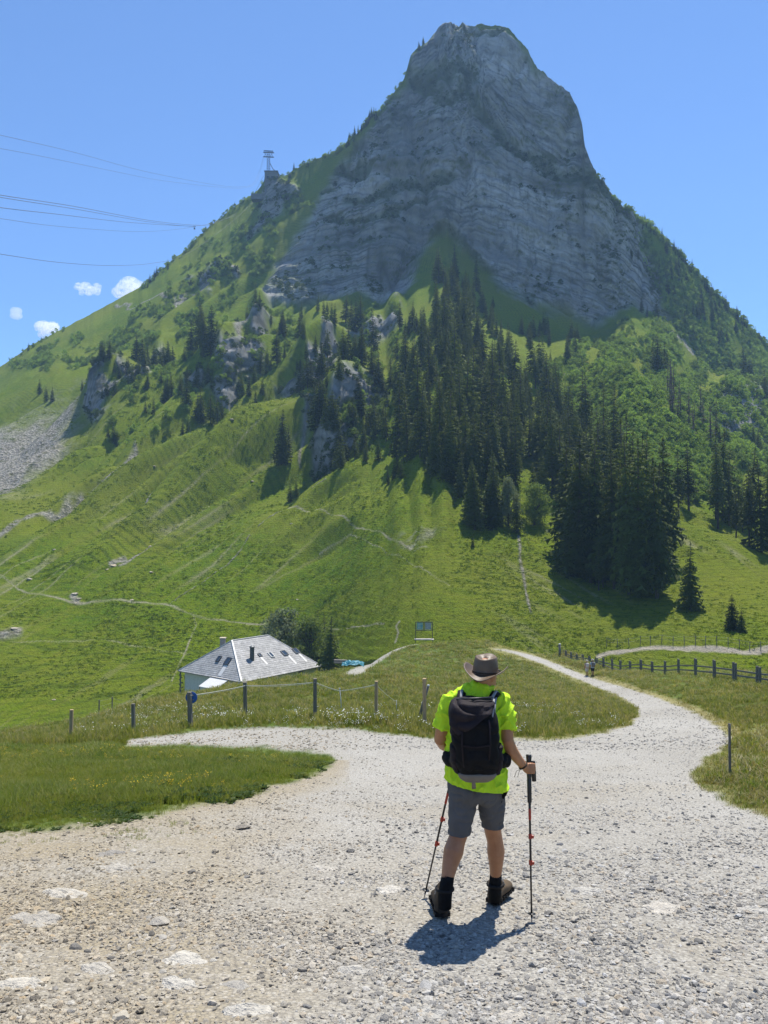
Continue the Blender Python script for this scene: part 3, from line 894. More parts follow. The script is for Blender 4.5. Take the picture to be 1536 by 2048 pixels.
SPR = [spruce_meshes(11, 26, .150, .06), spruce_meshes(12, 24, .175, .05), spruce_meshes(13, 25, .130, .10), spruce_meshes(14, 23, .16, .16, .10), spruce_meshes(15, 22, .19, .03)]
SPRHI = [spruce_meshes(61, 46, .150, .05), spruce_meshes(62, 42, .17, .04), spruce_meshes(63, 44, .135, .10), spruce_meshes(64, 40, .16, .14, .1)]
SPRBARE = [spruce_meshes(21, 32, .115, .26, .15), spruce_meshes(22, 30, .13, .30, .2)]
DEAD = [spruce_meshes(31, 16, .075, .18, .45), spruce_meshes(32, 15, .06, .22, .5)]
BROAD = []
for s_, cl, per, sz, sp in ((41, 46, 46, .030, .34), (42, 40, 46, .032, .30), (43, 52, 40, .028, .40)):
    cme, cs = leaf_mesh(s_, cl, per, sz, sp, name='leafy_crown')
    BROAD.append((cme, broad_trunk(cs, s_)))
BROADHI = []
for s_, cl, per, sz, sp in ((44, 80, 70, .021, .36), (45, 70, 70, .022, .32), (46, 80, 64, .020, .40)):
    cme, cs = leaf_mesh(s_, cl, per, sz, sp, base=.12, name='leafy_crown')
    BROADHI.append((cme, broad_trunk(cs, s_)))
SHR = [leaf_mesh(50 + i, 20, 34, .060, .62, 1.0, .05, name='shrub_leaves')[0] for i in range(4)]

SHR2 = [m_.copy() for m_ in SHR]
M_LEDGE = needle_mat('ledge_shrub_leaves', (.045, .075, .028), (.095, .13, .05), .3)
def tree(kind, p, h, label, group=None, wide=1.0, var=None, mat=None, cat='tree', crown_name='crown', rz=None):
    meshes = {'spruce': SPR, 'fine_spruce': SPRHI, 'bare_spruce': SPRBARE, 'dead_spruce': DEAD, 'broadleaf': BROAD, 'fine_broadleaf': BROADHI}[kind]
    nm = {'spruce': 'spruce_tree', 'fine_spruce': 'spruce_tree', 'bare_spruce': 'spruce_tree', 'dead_spruce': 'dead_spruce', 'broadleaf': 'broadleaf_tree', 'fine_broadleaf': 'broadleaf_tree'}[kind]
    crown, trunk = meshes[random.randrange(len(meshes)) if var is None else var]
    t = thing(nm, label, cat, tuple(p), random.uniform(0, 6.28) if rz is None else rz, group)
    t.scale = (h * wide, h * wide, h)
    t.rotation_euler[0], t.rotation_euler[1] = random.gauss(0, .022), random.gauss(0, .022)
    mat = mat or {'dead_spruce': M_DEAD, 'broadleaf': M_LEAF, 'fine_broadleaf': M_LEAF}.get(kind, M_SPRUCE)
    if not crown.materials: crown.materials.append(mat)
    if not trunk.materials: trunk.materials.append(M_BARK)
    c = bpy.data.objects.new(crown_name, crown); COL.objects.link(c); c.parent = t
    if c.material_slots[0].material != mat:
        c.material_slots[0].link = 'OBJECT'; c.material_slots[0].material = mat
    k = bpy.data.objects.new('trunk', trunk); COL.objects.link(k); k.parent = t
    return t

def mtree(kind, px, base, top, label, group=None, wide=1.0, **kw):
    p = m_at(px, base, .3)
    _, d = 0, p[1]
    h = (base - top) / F * d * 1.03
    return tree(kind, p, h, label, group, wide, **kw)

# single trees that stand out
mtree('fine_spruce', 1381, 1227, 1092, 'lone conical spruce on the grass right of the big dark spruce clump', var=1, wide=1.12)
mtree('fine_spruce', 1466, 1268, 1195, 'taller of two small spruces on the meadow above the pale path', var=1, wide=1.45)
mtree('fine_spruce', 1484, 1274, 1224, 'shorter of two small spruces on the meadow above the pale path', var=1, wide=1.3)
mtree('spruce', 947, 1095, 1066, 'tiny lone spruce at the foot of the forest left of the stony stripe', var=4, wide=1.0)
mtree('spruce', 1035, 1062, 985, 'small pointed spruce at the head of the stony stripe', var=1, wide=1.0)
mtree('fine_broadleaf', 1018, 1050, 950, 'silvery leafed tree between the thicket and the round green tree', mat=M_LEAFG, wide=.7, var=1)
mtree('fine_broadleaf', 1070, 1040, 955, 'round green broadleaf tree beside the silvery tree at the forest foot', wide=.95, var=2)
mtree('fine_broadleaf', 996, 915, 850, 'pale broadleaf tree in the middle of the dark spruces', mat=M_LEAFG, wide=1.0, var=0)
mtree('fine_spruce', 563, 925, 815, 'tall dark spruce standing alone on the left grass slope', var=1, wide=1.15)
mtree('spruce', 578, 905, 838, 'shorter spruce touching the tall spruce on the left slope', var=0, wide=1.1)
mtree('spruce', 748, 715, 625, 'slender dark spruce on the bright grass rib below the cliff', var=2, wide=1.15)
mtree('spruce', 602, 715, 645, 'small spruce at the edge of the crag on the left grass rib', var=0)
mtree('spruce', 57, 702, 684, 'tiny spruce on the far left skyline ridge', var=1)

def grove(n, poly, hmin, hmax, label, group, kinds=('spruce',), wide=1.0, seed=1, cluster=None, minsep=6, slope_h=None):
    r = random.Random(seed)
    xs = [a for a, b in poly]; ys = [b for a, b in poly]
    pts = []
    tries = 0
    while len(pts) < n and tries < n * 400:
        tries += 1
        x, y = r.uniform(min(xs), max(xs)), r.uniform(min(ys), max(ys))
        if not in_poly(x, y, poly):
            continue
        if cluster is not None and cluster(x, y) < r.random():
            continue
        if any(abs(x - a) < minsep and abs(y - b) < minsep * 1.3 for a, b in pts):
            continue
        pts.append((x, y))
    for x, y in pts:
        p = m_at(x, y, .5)
        lab_, grp_ = (label(x, y), group(x, y)) if callable(label) else (label, group)
        h = r.uniform(hmin * .85, hmax * 1.05) * (r.uniform(.45, .7) if r.random() < .25 else 1)
        tree(r.choice(kinds), p, h, lab_, grp_, wide * r.uniform(.72, 1.28), rz=r.uniform(0, 6.28))

def spur_zone(x, y):
    if y < 690: return 'narrow top of the central forest under the cliff apex'
    if y < 800: return ('left' if x < 930 else 'right') + ' half of the upper central forest'
    if y < 920: return 'left flank of the central forest beside the crags' if x < 900 else ('heart of the central forest by the pale tree' if x < 1060 else 'right flank of the central forest beside the shrubs')
    return 'lower fringe of the forest above the stony stripe' if x < 1090 else 'lower right forest just behind the big dark clump'
cl = lambda x, y: .25 + 1.1 * max(0, float(pn(x * .03, y * .03, 5)) + .25)
grove(120, [(885, 585), (945, 575), (985, 610), (1010, 700), (1075, 760), (1120, 800), (1240, 930), (1255, 1010), (1150, 1050), (1080, 1010), (1000, 960), (930, 1010), (905, 990), (840, 930), (790, 900), (800, 790), (850, 690)], 14, 20,
      lambda x, y: 'dark spruce in the ' + spur_zone(x, y), lambda x, y: 'spruces of the ' + spur_zone(x, y), ('spruce', 'spruce', 'spruce', 'bare_spruce'), .95, 2, lambda x, y: .5 + .5 * cl(x, y), 7)
def clump_zone(x, y):
    row = 'in the front row' if y > 1150 else 'in the back rows'
    return row + (' at the left end' if x < 1165 else ' at the right end' if x > 1285 else ' in the middle') + ' of the big dark clump'
grove(42, [(1098, 1150), (1150, 1170), (1200, 1182), (1330, 1205), (1352, 1180), (1330, 1110), (1240, 1080), (1110, 1080)], 18, 25,
      lambda x, y: 'tall dark spruce ' + clump_zone(x, y), lambda x, y: 'spruces ' + clump_zone(x, y), ('fine_spruce', 'fine_spruce', 'bare_spruce'), .95, 3, None, 8)
grove(10, [(935, 1040), (1000, 1040), (1005, 1060), (940, 1062)], 11, 13.5, 'young spruce in the squat thicket at the foot of the forest', 'spruces of the squat thicket', ('fine_spruce',), 1.15, 4, None, 5)
grove(28, [(1335, 1035), (1400, 1030), (1430, 1060), (1490, 1115), (1536, 1125), (1640, 1150), (1640, 1080), (1540, 1040), (1420, 1000), (1345, 1005)], 14, 20,
      lambda x, y: 'tall thin spruce with bare lower trunk ' + ('nearest the big clump in' if x < 1400 else 'in the middle of' if x < 1480 else 'at the outer end of') + ' the right edge stand', lambda x, y: 'thin spruces ' + ('nearest the big clump in' if x < 1400 else 'in the middle of' if x < 1480 else 'at the outer end of') + ' the right edge stand', ('bare_spruce', 'bare_spruce', 'spruce'), 1.0, 5, None, 9)
LEFTG = 'spruces scattered along the gullies of the left slope'
LLAB = 'dark spruce rooted in the rocky gullies of the left slope'
rr_ = random.Random(9)
CL = [(230, 868, 4, 40, 'bushy clump below the crags right of the scree fan'), (300, 742, 5, 65, 'row on top of the left crag'), (265, 765, 5, 55, 'stand on the left crag just above the scree'), (205, 770, 4, 45, 'group at the upper tip of the scree fan'),
      (335, 720, 3, 60, 'trio at the upper right end of the left crag'), (408, 722, 6, 95, 'tall dense clump above the middle crag'), (430, 735, 3, 60, 'low fringe right of the tall dense clump'), (412, 828, 5, 80, 'stand at the foot of the middle crag'),
      (345, 800, 4, 55, 'group on the grass between the left and middle crags'), (470, 858, 5, 42, 'small dark row on the grass rib under the crags'), (535, 742, 3, 70, 'trio beside the middle crag'), (560, 690, 3, 50, 'trio under the left foot of the cliff'),
      (618, 800, 5, 78, 'narrow stand above the lone tall spruce'), (650, 862, 6, 95, 'tall clump at the central crag'), (662, 905, 3, 70, 'trio below the central crag'), (705, 665, 4, 62, 'group at the cliff foot left of the bright rib'),
      (838, 665, 4, 60, 'group at the right end of the bright rib'), (705, 770, 5, 75, 'stand on the upper central crag'), (735, 850, 6, 80, 'stand right of the central crag'), (690, 895, 6, 60, 'thicket under the central crag'),
      (770, 880, 5, 70, 'stand where the crag meets the big forest'), (800, 900, 5, 70, 'left fringe of the big forest'), (720, 930, 4, 60, 'group at the lower end of the central crag'), (100, 785, 3, 35, 'tiny trio left of the scree fan'),
      (180, 790, 2, 30, 'tiny pair at the left edge of the crag'), (640, 730, 3, 60, 'trio in the gully below the cliff'), (580, 985, 2, 45, 'pair below the lone tall spruce'), (685, 955, 3, 60, 'trio lowest of the gully trees'),
      (790, 960, 4, 60, 'group at the lower left corner of the forest'), (760, 780, 4, 70, 'group between the bright rib and the forest'), (820, 730, 4, 70, 'group at the upper left edge of the forest'), (800, 660, 3, 55, 'trio on the right shoulder of the bright rib'),
      (880, 560, 3, 55, 'trio highest up under the cliff apex'), (905, 570, 4, 70, 'tall group under the cliff apex')]
def name_cluster(items, what, where, group):
    """items: (px, height px); labels that single out the tallest and the outer ones"""
    k = max(range(len(items)), key=lambda q: items[q][1])
    rest = sorted([q for q in range(len(items)) if q != k], key=lambda q: items[q][0])
    labs = {k: 'tallest %s of the %s' % (what, where)}
    if rest: labs[rest[0]] = ('leftmost shorter %s of the %s' if len(rest) > 1 else 'shorter %s of the %s') % (what, where)
    if len(rest) > 1: labs[rest[-1]] = 'rightmost shorter %s of the %s' % (what, where)
    return [labs.get(q, 'inner %s of the %s' % (what, where)) for q in range(len(items))]
for x, y, n, hpx, where in CL:
    it = []
    for i in range(n):
        xx, yy = x + rr_.gauss(0, 5 + 2.2 * n), y + rr_.gauss(0, 7)
        it.append((xx, hpx * rr_.uniform(.6, 1.08), yy))
    for (xx, hh_, yy), lab in zip(it, name_cluster(it, 'spruce', where, None)):
        mtree('spruce', xx, yy, yy - hh_, lab, 'spruces of the ' + where, rr_.uniform(1.0, 1.35), rz=rr_.uniform(0, 6))
it = []
for i in range(20):
    x = rr_.uniform(1325, 1440); it.append((x, rr_.uniform(60, 95), 800 + (x - 1325) * .8 + rr_.uniform(-20, 45)))
for (x, hh_, y), lab in zip(it, name_cluster(it, 'bare grey brown dead spruce', 'stand on the right flank', None)):
    mtree('dead_spruce', x, y, y - hh_, lab, 'dead spruces on the right flank', 1.25, rz=rr_.uniform(0, 6))
for x, y, n, hpx in [(1318, 735, 4, 80), (1440, 900, 3, 75), (1490, 760, 4, 60), (1520, 830, 4, 70), (1500, 900, 4, 55), (1290, 640, 3, 35), (1400, 640, 4, 32), (1340, 590, 4, 28), (1450, 690, 4, 35), (1270, 520, 3, 25), (1465, 660, 3, 30), (1330, 980, 3, 60), (1290, 960, 3, 60)]:
    for i in range(n):
        xx, yy = x + rr_.gauss(0, 12), y + rr_.gauss(0, 9)
        mtree('spruce', xx, yy, yy - hpx * rr_.uniform(.6, 1.1), 'small dark spruce among the green shrubs of the right flank', 'spruces among the shrubs of the right flank', 1.2, rz=rr_.uniform(0, 6))

# shrubs ---------------------------------------------------------------------------------------------------------
ALD1 = [(1095, 745), (1180, 690), (1240, 680), (1310, 690), (1330, 760), (1400, 850), (1440, 920), (1480, 960), (1420, 985), (1330, 990), (1260, 930), (1180, 850), (1120, 800)]
ALD2 = [(1265, 470), (1300, 470), (1400, 570), (1536, 705), (1700, 830), (1700, 900), (1536, 800), (1420, 800), (1350, 700), (1345, 640), (1310, 560)]
ALD4 = [(1185, 690), (1230, 660), (1270, 620), (1340, 655), (1360, 720), (1300, 720), (1200, 720)]
ALD3 = [(1330, 640), (1420, 760), (1536, 850), (1536, 980), (1450, 930), (1340, 800), (1310, 690)]
def many_in(polys, n, seed, dens=None):
    r = np.random.default_rng(seed)
    out = []
    for poly, share in polys:
        xs = [a for a, b in poly]; ys = [b for a, b in poly]
        k = int(n * share); got = 0
        while got < k:
            x = r.uniform(min(xs), max(xs), 4000); y = r.uniform(min(ys), max(ys), 4000)
            ok = in_poly(x, y, poly)
            if dens is not None:
                ok &= dens(x, y) > r.uniform(0, 1, 4000)
            q = np.stack([x, y], 1)[ok][:k - got]
            out.append(q); got += len(q)
    return np.concatenate(out)
q = many_in([(ALD1, .42), (ALD2, .32), (ALD3, .18), (ALD4, .08)], 4600, 5, lambda x, y: .5 + 1.3 * pn(x * .02, y * .02, 4))
P_, _ = m_at_many(q[:, 0], q[:, 1])
rs = np.random.default_rng(8)
hs = rs.uniform(1.3, 3.9, len(q)) * np.where(q[:, 1] < 700, .8, 1.0)
order = np.argsort(-(hs / P_[:, 1]))
for k_, i in enumerate(order[:290]):
    me = SHR[k_ % 4]
    if not me.materials: me.materials.append(M_ALDER)
    o = bpy.data.objects.new('shrub', me); COL.objects.link(o)
    o.location = P_[i] - np.array([0, 0, .4]); o.scale = (hs[i] * 1.0, hs[i] * 1.0, hs[i]); o.rotation_euler = (0, 0, rs.uniform(0, 6))
    zx, zy = proj(P_[i]); zone = 'thicket right below the cliff foot' if zy < 760 and zx < 1345 else ('thicket on the upper right skyline slope' if zy < 760 else (('thicket above the dead spruces' if zy < 850 else 'thicket below the dead spruces') if zx > 1310 else 'thicket between the forest and the dead spruces'))
    tag(o, 'round green alder shrub in the ' + zone, 'shrub', 'alder shrubs of the ' + zone)
rest = order[290:]
extra = many_in([([(400, 560), (470, 470), (540, 420), (560, 500), (470, 600)], .22), ([(570, 400), (640, 370), (625, 440), (580, 430)], .12), ([(20, 735), (110, 685), (180, 665), (160, 720), (60, 765)], .20),
                 ([(330, 740), (400, 690), (560, 610), (640, 640), (560, 760), (430, 830), (260, 900), (200, 860)], .28), ([(660, 640), (800, 620), (830, 700), (760, 900), (700, 900)], .18), ([(60, 760), (180, 690), (320, 590), (420, 480), (520, 410), (560, 430), (470, 590), (330, 690), (200, 740)], .55)], 900, 6, lambda x, y: .15 + 1.6 * pn(x * .028, y * .028, 14))
P2, _ = m_at_many(extra[:, 0], extra[:, 1])
PA = np.concatenate([P_[rest], P2]); HA = np.concatenate([hs[rest], rs.uniform(1.2, 3.2, len(extra))])
scatter('shrubs', PA - np.array([0, 0, .3]), np.stack([0 * HA, 0 * HA, rs.uniform(0, 6.28, len(HA))], 1), HA, [(m_, M_ALDER) for m_ in SHR], rs.integers(0, 4, len(HA)),
        'smaller green shrubs spread over the right flank and the gullies', 'shrubs')

fill = many_in([([(885, 585), (945, 575), (985, 610), (1010, 700), (1075, 760), (1120, 800), (1240, 930), (1255, 1010), (1150, 1050), (1080, 1010), (1000, 960), (930, 1010), (905, 990), (840, 930), (790, 900), (800, 790), (850, 690)], .50),
                ([(200, 780), (330, 715), (560, 640), (680, 640), (760, 700), (800, 800), (720, 930), (650, 930), (600, 800), (480, 860), (300, 860), (210, 860)], .34), ([(1290, 480), (1400, 565), (1536, 700), (1536, 800), (1400, 700), (1330, 600)], .14), ([(1010, 640), (1180, 690), (1150, 735), (1050, 725), (1005, 690)], .10)], 330, 16,  # last patch: dark spruces added in place of shade at the cliff foot
               lambda x, y: .15 + 1.5 * pn(x * .022, y * .022, 9))
PF, _ = m_at_many(fill[:, 0], fill[:, 1]); HF = rs.uniform(4.5, 10.5, len(fill))
scatter('spruces', PF - np.array([0, 0, .4]), np.stack([0 * HF, 0 * HF, rs.uniform(0, 6.28, len(HF))], 1), HF, [(m_[0], M_SPRUCE) for m_ in SPR[:3]], rs.integers(0, 3, len(HF)),
        'young spruces filling in between the tall ones, some added to darken the cliff foot', 'spruces')
oi = np.argwhere((outc > .25) & (rock < .3) & (T < 1.95) & (PXG > 0) & (PXG < 1536))
oi = oi[rs.choice(len(oi), 520, replace=False)]
PO = MP[oi[:, 0], oi[:, 1]]; HO_ = rs.uniform(.9, 3.0, len(PO))
scatter('shrubs', PO - np.array([0, 0, .3]), np.stack([0 * HO_, 0 * HO_, rs.uniform(0, 6.28, len(HO_))], 1), HO_, [(m_, M_LEDGE) for m_ in SHR2], rs.integers(0, 4, len(HO_)), 'shrubs clinging to the rocky outcrops of the slope')
vi = np.argwhere((veg > .6) & (T < 1.98) & (PXG > 0) & (PXG < 1536) & (rock > .5))
vi = vi[rs.choice(len(vi), 900, replace=False)]
PV = MP[vi[:, 0], vi[:, 1]]; HV = rs.uniform(.8, 2.6, len(PV))
scatter('shrubs', PV - np.array([0, 0, .3]), np.stack([0 * HV, 0 * HV, rs.uniform(0, 6.28, len(HV))], 1), HV, [(m_, M_LEDGE) for m_ in SHR2], rs.integers(0, 4, len(HV)), 'dark low shrubs rooted on the ledges of the cliff')
fill = many_in([([(885, 585), (945, 575), (1000, 640), (1075, 745), (1240, 920), (1255, 1010), (1080, 1010), (1000, 960), (905, 990), (800, 890), (810, 800), (855, 690)], 1.0)], 110, 26)
PF, _ = m_at_many(fill[:, 0], fill[:, 1]); HF = rs.uniform(9, 16, len(fill))
scatter('spruces', PF - np.array([0, 0, .4]), np.stack([0 * HF, 0 * HF, rs.uniform(0, 6.28, len(HF))], 1), np.stack([HF * 1.1, HF * 1.1, HF], 1), [(m_[0], M_SPRUCE) for m_ in SPR[:3]], rs.integers(0, 3, len(HF)), 'further spruces closing the gaps inside the central forest')
skx = np.concatenate([rs.uniform(20, 130, 26), rs.uniform(285, 420, 60), rs.uniform(420, 560, 30), rs.uniform(560, 830, 80), rs.uniform(1195, 1560, 210)])
sky_py = Spy(skx) + rs.uniform(1, 9, len(skx))
PS, _ = m_at_many(skx, sky_py); HS = rs.uniform(1.2, 3.0, len(skx)) * np.where(skx > 1270, 1.3, 1)
scatter('shrubs', PS - np.array([0, 0, .4]), np.stack([0 * HS, 0 * HS, rs.uniform(0, 6.28, len(HS))], 1), HS, [(m_, M_ALDER) for m_ in SHR], rs.integers(0, 4, len(HS)), 'low bushes along the skyline of the mountain')
skx = np.concatenate([rs.uniform(285, 340, 8), rs.uniform(560, 600, 3), rs.uniform(690, 760, 20), rs.uniform(830, 850, 3), rs.uniform(1280, 1560, 70)])
PS, _ = m_at_many(skx, Spy(skx) + rs.uniform(2, 14, len(skx))); HS = rs.uniform(3, 7, len(skx))
scatter('spruces', PS - np.array([0, 0, .4]), np.stack([0 * HS, 0 * HS, rs.uniform(0, 6.28, len(HS))], 1), HS, [(m_[0], M_SPRUCE) for m_ in SPR[:3]], rs.integers(0, 3, len(HS)), 'small spruces standing along the skyline of the mountain')

# tufts and herbs on the slope (give the turf its broken shade) ------------------------------------------------------
def tuft_mesh(seed, n, h, w, spread, lean=.5, name='grass_tuft'):
    r = np.random.default_rng(seed); V = []; Fc = []
    for i in range(n):
        a = r.uniform(0, 6.28); rad = spread * math.sqrt(r.uniform(0, 1))
        b = np.array([rad * math.cos(a), rad * math.sin(a), -.03 * h]); a2 = r.uniform(0, 6.28)
        d = np.array([math.cos(a2), math.sin(a2), 0]); s = np.array([-d[1], d[0], 0])
        hh = h * r.uniform(.55, 1.1); ln = lean * hh * r.uniform(.2, 1.0); ww = w * r.uniform(.6, 1.2)
        o = len(V)
        m_ = b + d * ln * .3 + np.array([0, 0, hh * .6])
        V += [b - s * ww, b + s * ww, m_ + s * ww * .75, m_ - s * ww * .75, b + d * ln + np.array([0, 0, hh])]
        Fc += [(o, o + 1, o + 2), (o, o + 2, o + 3), (o + 3, o + 2, o + 4)]
    return mesh_np(name, V, Fc)

def grass_mat(name, c1, c2, c3, trans=.4, world_scale=.5):
    k = NT(name)
    rnd = k.n('ObjectInfo').outputs['Random']
    loc = k.n('ObjectInfo').outputs['Location']
    f = k.noise(world_scale, 4, loc, .6)
    c = k.mix(k.ramp(f, [(.36, 0), (.64, 1)]), c1, c2)
    c = k.mix(k.ramp(rnd, [(.42, 0), (1, .85)]), c, c3)
    k.leaf(c, trans, k.mix(1.0, c, (1.25, 1.2, .5), 'MULTIPLY'), .45)
    return k.m
M_HERB = grass_mat('slope_herbs', (.070, .122, .008), (.150, .218, .010), (.21, .255, .02), .3, .05)
HERB = [tuft_mesh(60 + i, 9, .42, .10, .45, .9, 'herb_clump') for i in range(3)]
def slope_scatter():
    r = np.random.default_rng(12)
    n = 52000
    px = r.uniform(-120, 1660, n); py = r.uniform(760, 1400, n)
    P, ij = m_at_many(px, py)
    i, j = ij[:, 0], ij[:, 1]
    dens = (1 - rocky[i, j]) * (1 - scree[i, j]) * (1 - trail[i, j]) * (T[i, j] < 1) * np.clip(.5 + 1.2 * fbm(P[:, 0], P[:, 1], P[:, 2], .07, 2), .08, 1)
    keep = dens > r.uniform(0, 1, n)
    P = P[keep]; m = len(P)
    s = np.clip(P[:, 1] / 190., .6, 1.6) * r.uniform(.5, 1.3, m)
    scatter('slope_grass', P, np.stack([0 * s, 0 * s, r.uniform(0, 6.28, m)], 1), np.stack([s, s, s * .62], 1), [(h_, M_HERB) for h_ in HERB], r.integers(0, 3, m), 'tufts of grass and herbs on the mountain slope')
slope_scatter()

# near meadow ----------------------------------------------------------------------------------------------------------
M_GRASS = grass_mat('meadow_grass', (.105, .165, .024), (.175, .215, .040), (.28, .27, .10), .48, .35)
M_LONG = grass_mat('long_grass', (.125, .165, .030), (.190, .205, .050), (.38, .325, .19), .48, .12)
M_STRAW = grass_mat('dry_grass', (.20, .175, .07), (.30, .26, .12), (.11, .13, .035), .35, .6)
SHORT = [tuft_mesh(70 + i, 20, .15, .0042, .10, .75) for i in range(4)]
LONG = [tuft_mesh(80 + i, 16, .42, .010, .17, .55) for i in range(4)]
DRYT = [tuft_mesh(90 + i, 14, .10, .005, .12, 1.2) for i in range(2)]
def weed_mesh(seed, n=14, h=.16):
    r = np.random.default_rng(seed); V = []; Fc = []
    for i in range(n):
        a = r.uniform(0, 6.28); L = h * r.uniform(.5, 1.1); d = np.array([math.cos(a), math.sin(a), 0]); s = np.array([-d[1], d[0], 0])
        up = r.uniform(.3, 1.0); w = L * .24; o = len(V)
        b = d * .01
        V += [b, b + d * L * .5 + s * w + np.array([0, 0, L * .5 * up]), b + d * L + np.array([0, 0, L * .55 * up]), b + d * L * .5 - s * w + np.array([0, 0, L * .5 * up])]
        Fc.append((o, o + 1, o + 2, o + 3))
    return mesh_np('broad_leaf_weed', V, Fc)
WEED = [weed_mesh(100 + i) for i in range(3)]
M_WEED = grass_mat('weeds', (.035, .070, .020), (.060, .095, .026), (.09, .12, .03), .3, 2.0)

def near_scatter(name, n, box, cond, protos, mat, size, label, seed, dscale=None, cat=None):
    r = np.random.default_rng(seed)
    px = r.uniform(box[0], box[2], n); py = r.uniform(box[1], box[3], n)
    P, ok, ij = g_at_many(px, py)
    i, j = ij[:, 0], ij[:, 1]
    dens = cond(px, py, P, i, j) * ok
    keep = dens > r.uniform(0, 1, n)
    P = P[keep]; m = len(P)
    dd = np.hypot(P[:, 0], P[:, 1])
    s = r.uniform(size[0], size[1], m) * np.clip(.45 + .55 * (-road_sd[i, j][keep]) / np.interp(GPY[i, j][keep], [1300, 1450, 1650], [6, 14, 60]), .4, 1)
    s = s * np.clip(.85 + .45 * fbm(P[:, 0], P[:, 1], 8, .5, 2), .5, 1.4)
    wx = s * (np.interp(dd, *dscale) if dscale else 1.0)
    scatter(name, P, np.stack([r.normal(0, .08, m), r.normal(0, .08, m), r.uniform(0, 6.28, m)], 1), np.stack([wx, wx, s], 1), [(h_, mat) for h_ in protos], r.integers(0, len(protos), m), label, cat)
off = lambda i, j: np.clip(1 - roadm[i, j] * 1.15, 0, 1)
def ragged(P, i, j):
    e = np.clip(-road_sd[i, j] / np.interp(GPY[i, j], [1300, 1450, 1650], [8, 16, 60]), 0, 1)
    return np.clip(e * 1.3 + .55 * fbm(P[:, 0], P[:, 1], 3, 1.3, 3), 0.02, 1)
near_scatter('grass', 75000, (-900, 1478, 700, 1690), lambda px, py, P, i, j: off(i, j) * (P[:, 1] < 24) * ragged(P, i, j), SHORT, M_GRASS, (.4, 1.1), 'short lush grass of the verge at the left of the gravel road', 31, ([8, 14, 25], [1.0, 1.3, 2.2]))
near_scatter('grass', 62000, (-300, 1280, 1300, 1500), lambda px, py, P, i, j: off(i, j) * (P[:, 1] > 19) * (1 - .75 * trod[i, j]) * np.clip(.75 + .5 * fbm(P[:, 0], P[:, 1], 0, .15, 2), .25, 1), LONG, M_LONG, (.45, 1.0), 'long meadow grass with seed heads on the mound', 32, ([20, 45, 100], [1.1, 1.9, 3.6]))
near_scatter('grass', 26000, (1040, 1296, 1900, 1520), lambda px, py, P, i, j: off(i, j) * (1 - .85 * trod[i, j]) * (P[:, 1] > 13) * np.where(trod[i, j] > .3, .3, 1), LONG, M_LONG, (.28, .75), 'long flowering grass right of the gravel road', 33, ([14, 45, 100], [1.0, 1.9, 3.6]))
near_scatter('grass', 30000, (1380, 1480, 3000, 2200), lambda px, py, P, i, j: off(i, j) * (P[:, 1] < 26) * np.clip(.5 + fbm(P[:, 0], P[:, 1], 2, .6, 2), .05, 1), SHORT, M_GRASS, (.5, 1.4), 'patchy green grass beside the stake at the right road edge', 34, ([6, 14, 25], [1.0, 1.3, 2.0]))
near_scatter('grass', 20000, (1000, 1330, 1950, 1720), lambda px, py, P, i, j: off(i, j) * np.clip(trod[i, j] + .1, 0, 1), DRYT, M_STRAW, (.7, 1.5), 'dry trodden grass along the right road edge', 35, ([6, 14, 60], [1.0, 1.5, 4.0]))
near_scatter('grass', 9000, (-420, 1478, 700, 1690), lambda px, py, P, i, j: off(i, j) * (P[:, 1] < 24) * np.clip(.3 + 1.2 * fbm(P[:, 0], P[:, 1], 21, .7, 2), 0, 1), SHORT, M_STRAW, (.5, 1.35), 'pale dry stalks mixed into the lush verge', 51, ([8, 14, 25], [.8, 1.0, 1.6]))
near_scatter('grass', 6000, (-420, 1478, 700, 1700), lambda px, py, P, i, j: np.clip(roadm[i, j] * 3, 0, 1) * sstep(70, 5, road_sd[i, j]) * np.clip(-.1 + 1.3 * fbm(P[:, 0], P[:, 1], 23, 1.1, 2), 0, 1) * (py > 1500), SHORT, M_GRASS, (.4, .9), 'straggling grass creeping onto the dirt', 52)
near_scatter('weeds', 16000, (-300, 1500, 720, 1690), lambda px, py, P, i, j: off(i, j) * sstep(60, 8, np.abs(road_sd[i, j])) * np.clip(.2 + 1.4 * fbm(P[:, 0], P[:, 1], 3, 1.2, 2), 0, 1) * (py > 1520), WEED, M_WEED, (.5, 1.2), 'broad leaved weeds at the edge of the grass verge', 36)
near_scatter('weeds', 900, (-200, 1640, 1700, 2040), lambda px, py, P, i, j: roadm[i, j] * sstep(.55, .8, fbm(P[:, 0], P[:, 1], 6, .55, 2)), SHORT[:2], M_GRASS, (.3, .6), 'sparse grass sprouting between the stones of the road', 37)
def flower_mesh(seed):
    r = np.random.default_rng(seed); V = []; Fc = []
    for i in range(5):
        c = np.array([r.normal(0, .09), r.normal(0, .09), r.uniform(.22, .40)]); o = len(V); s = .016
        V += [c + np.array([-s, -s, 0]), c + np.array([s, -s, .006]), c + np.array([s, s, 0]), c + np.array([-s, s, .006])]; Fc.append((o, o + 1, o + 2, o + 3))
        V += [c + np.array([-s, 0, -s]), c + np.array([s, 0, -s]), c + np.array([s, 0, s * .6]), c + np.array([-s, 0, s * .6])]; Fc.append((o + 4, o + 5, o + 6, o + 7))
    return mesh_np('flower_heads', V, Fc)
M_WHITE = simple_mat('white_petals', (.75, .75, .68), .8, 30, .1, 0)
M_YEL = simple_mat('yellow_petals', (.75, .55, .04), .8, 30, .1, 0)
FL = [flower_mesh(5), flower_mesh(6)]; FY = [flower_mesh(7)]
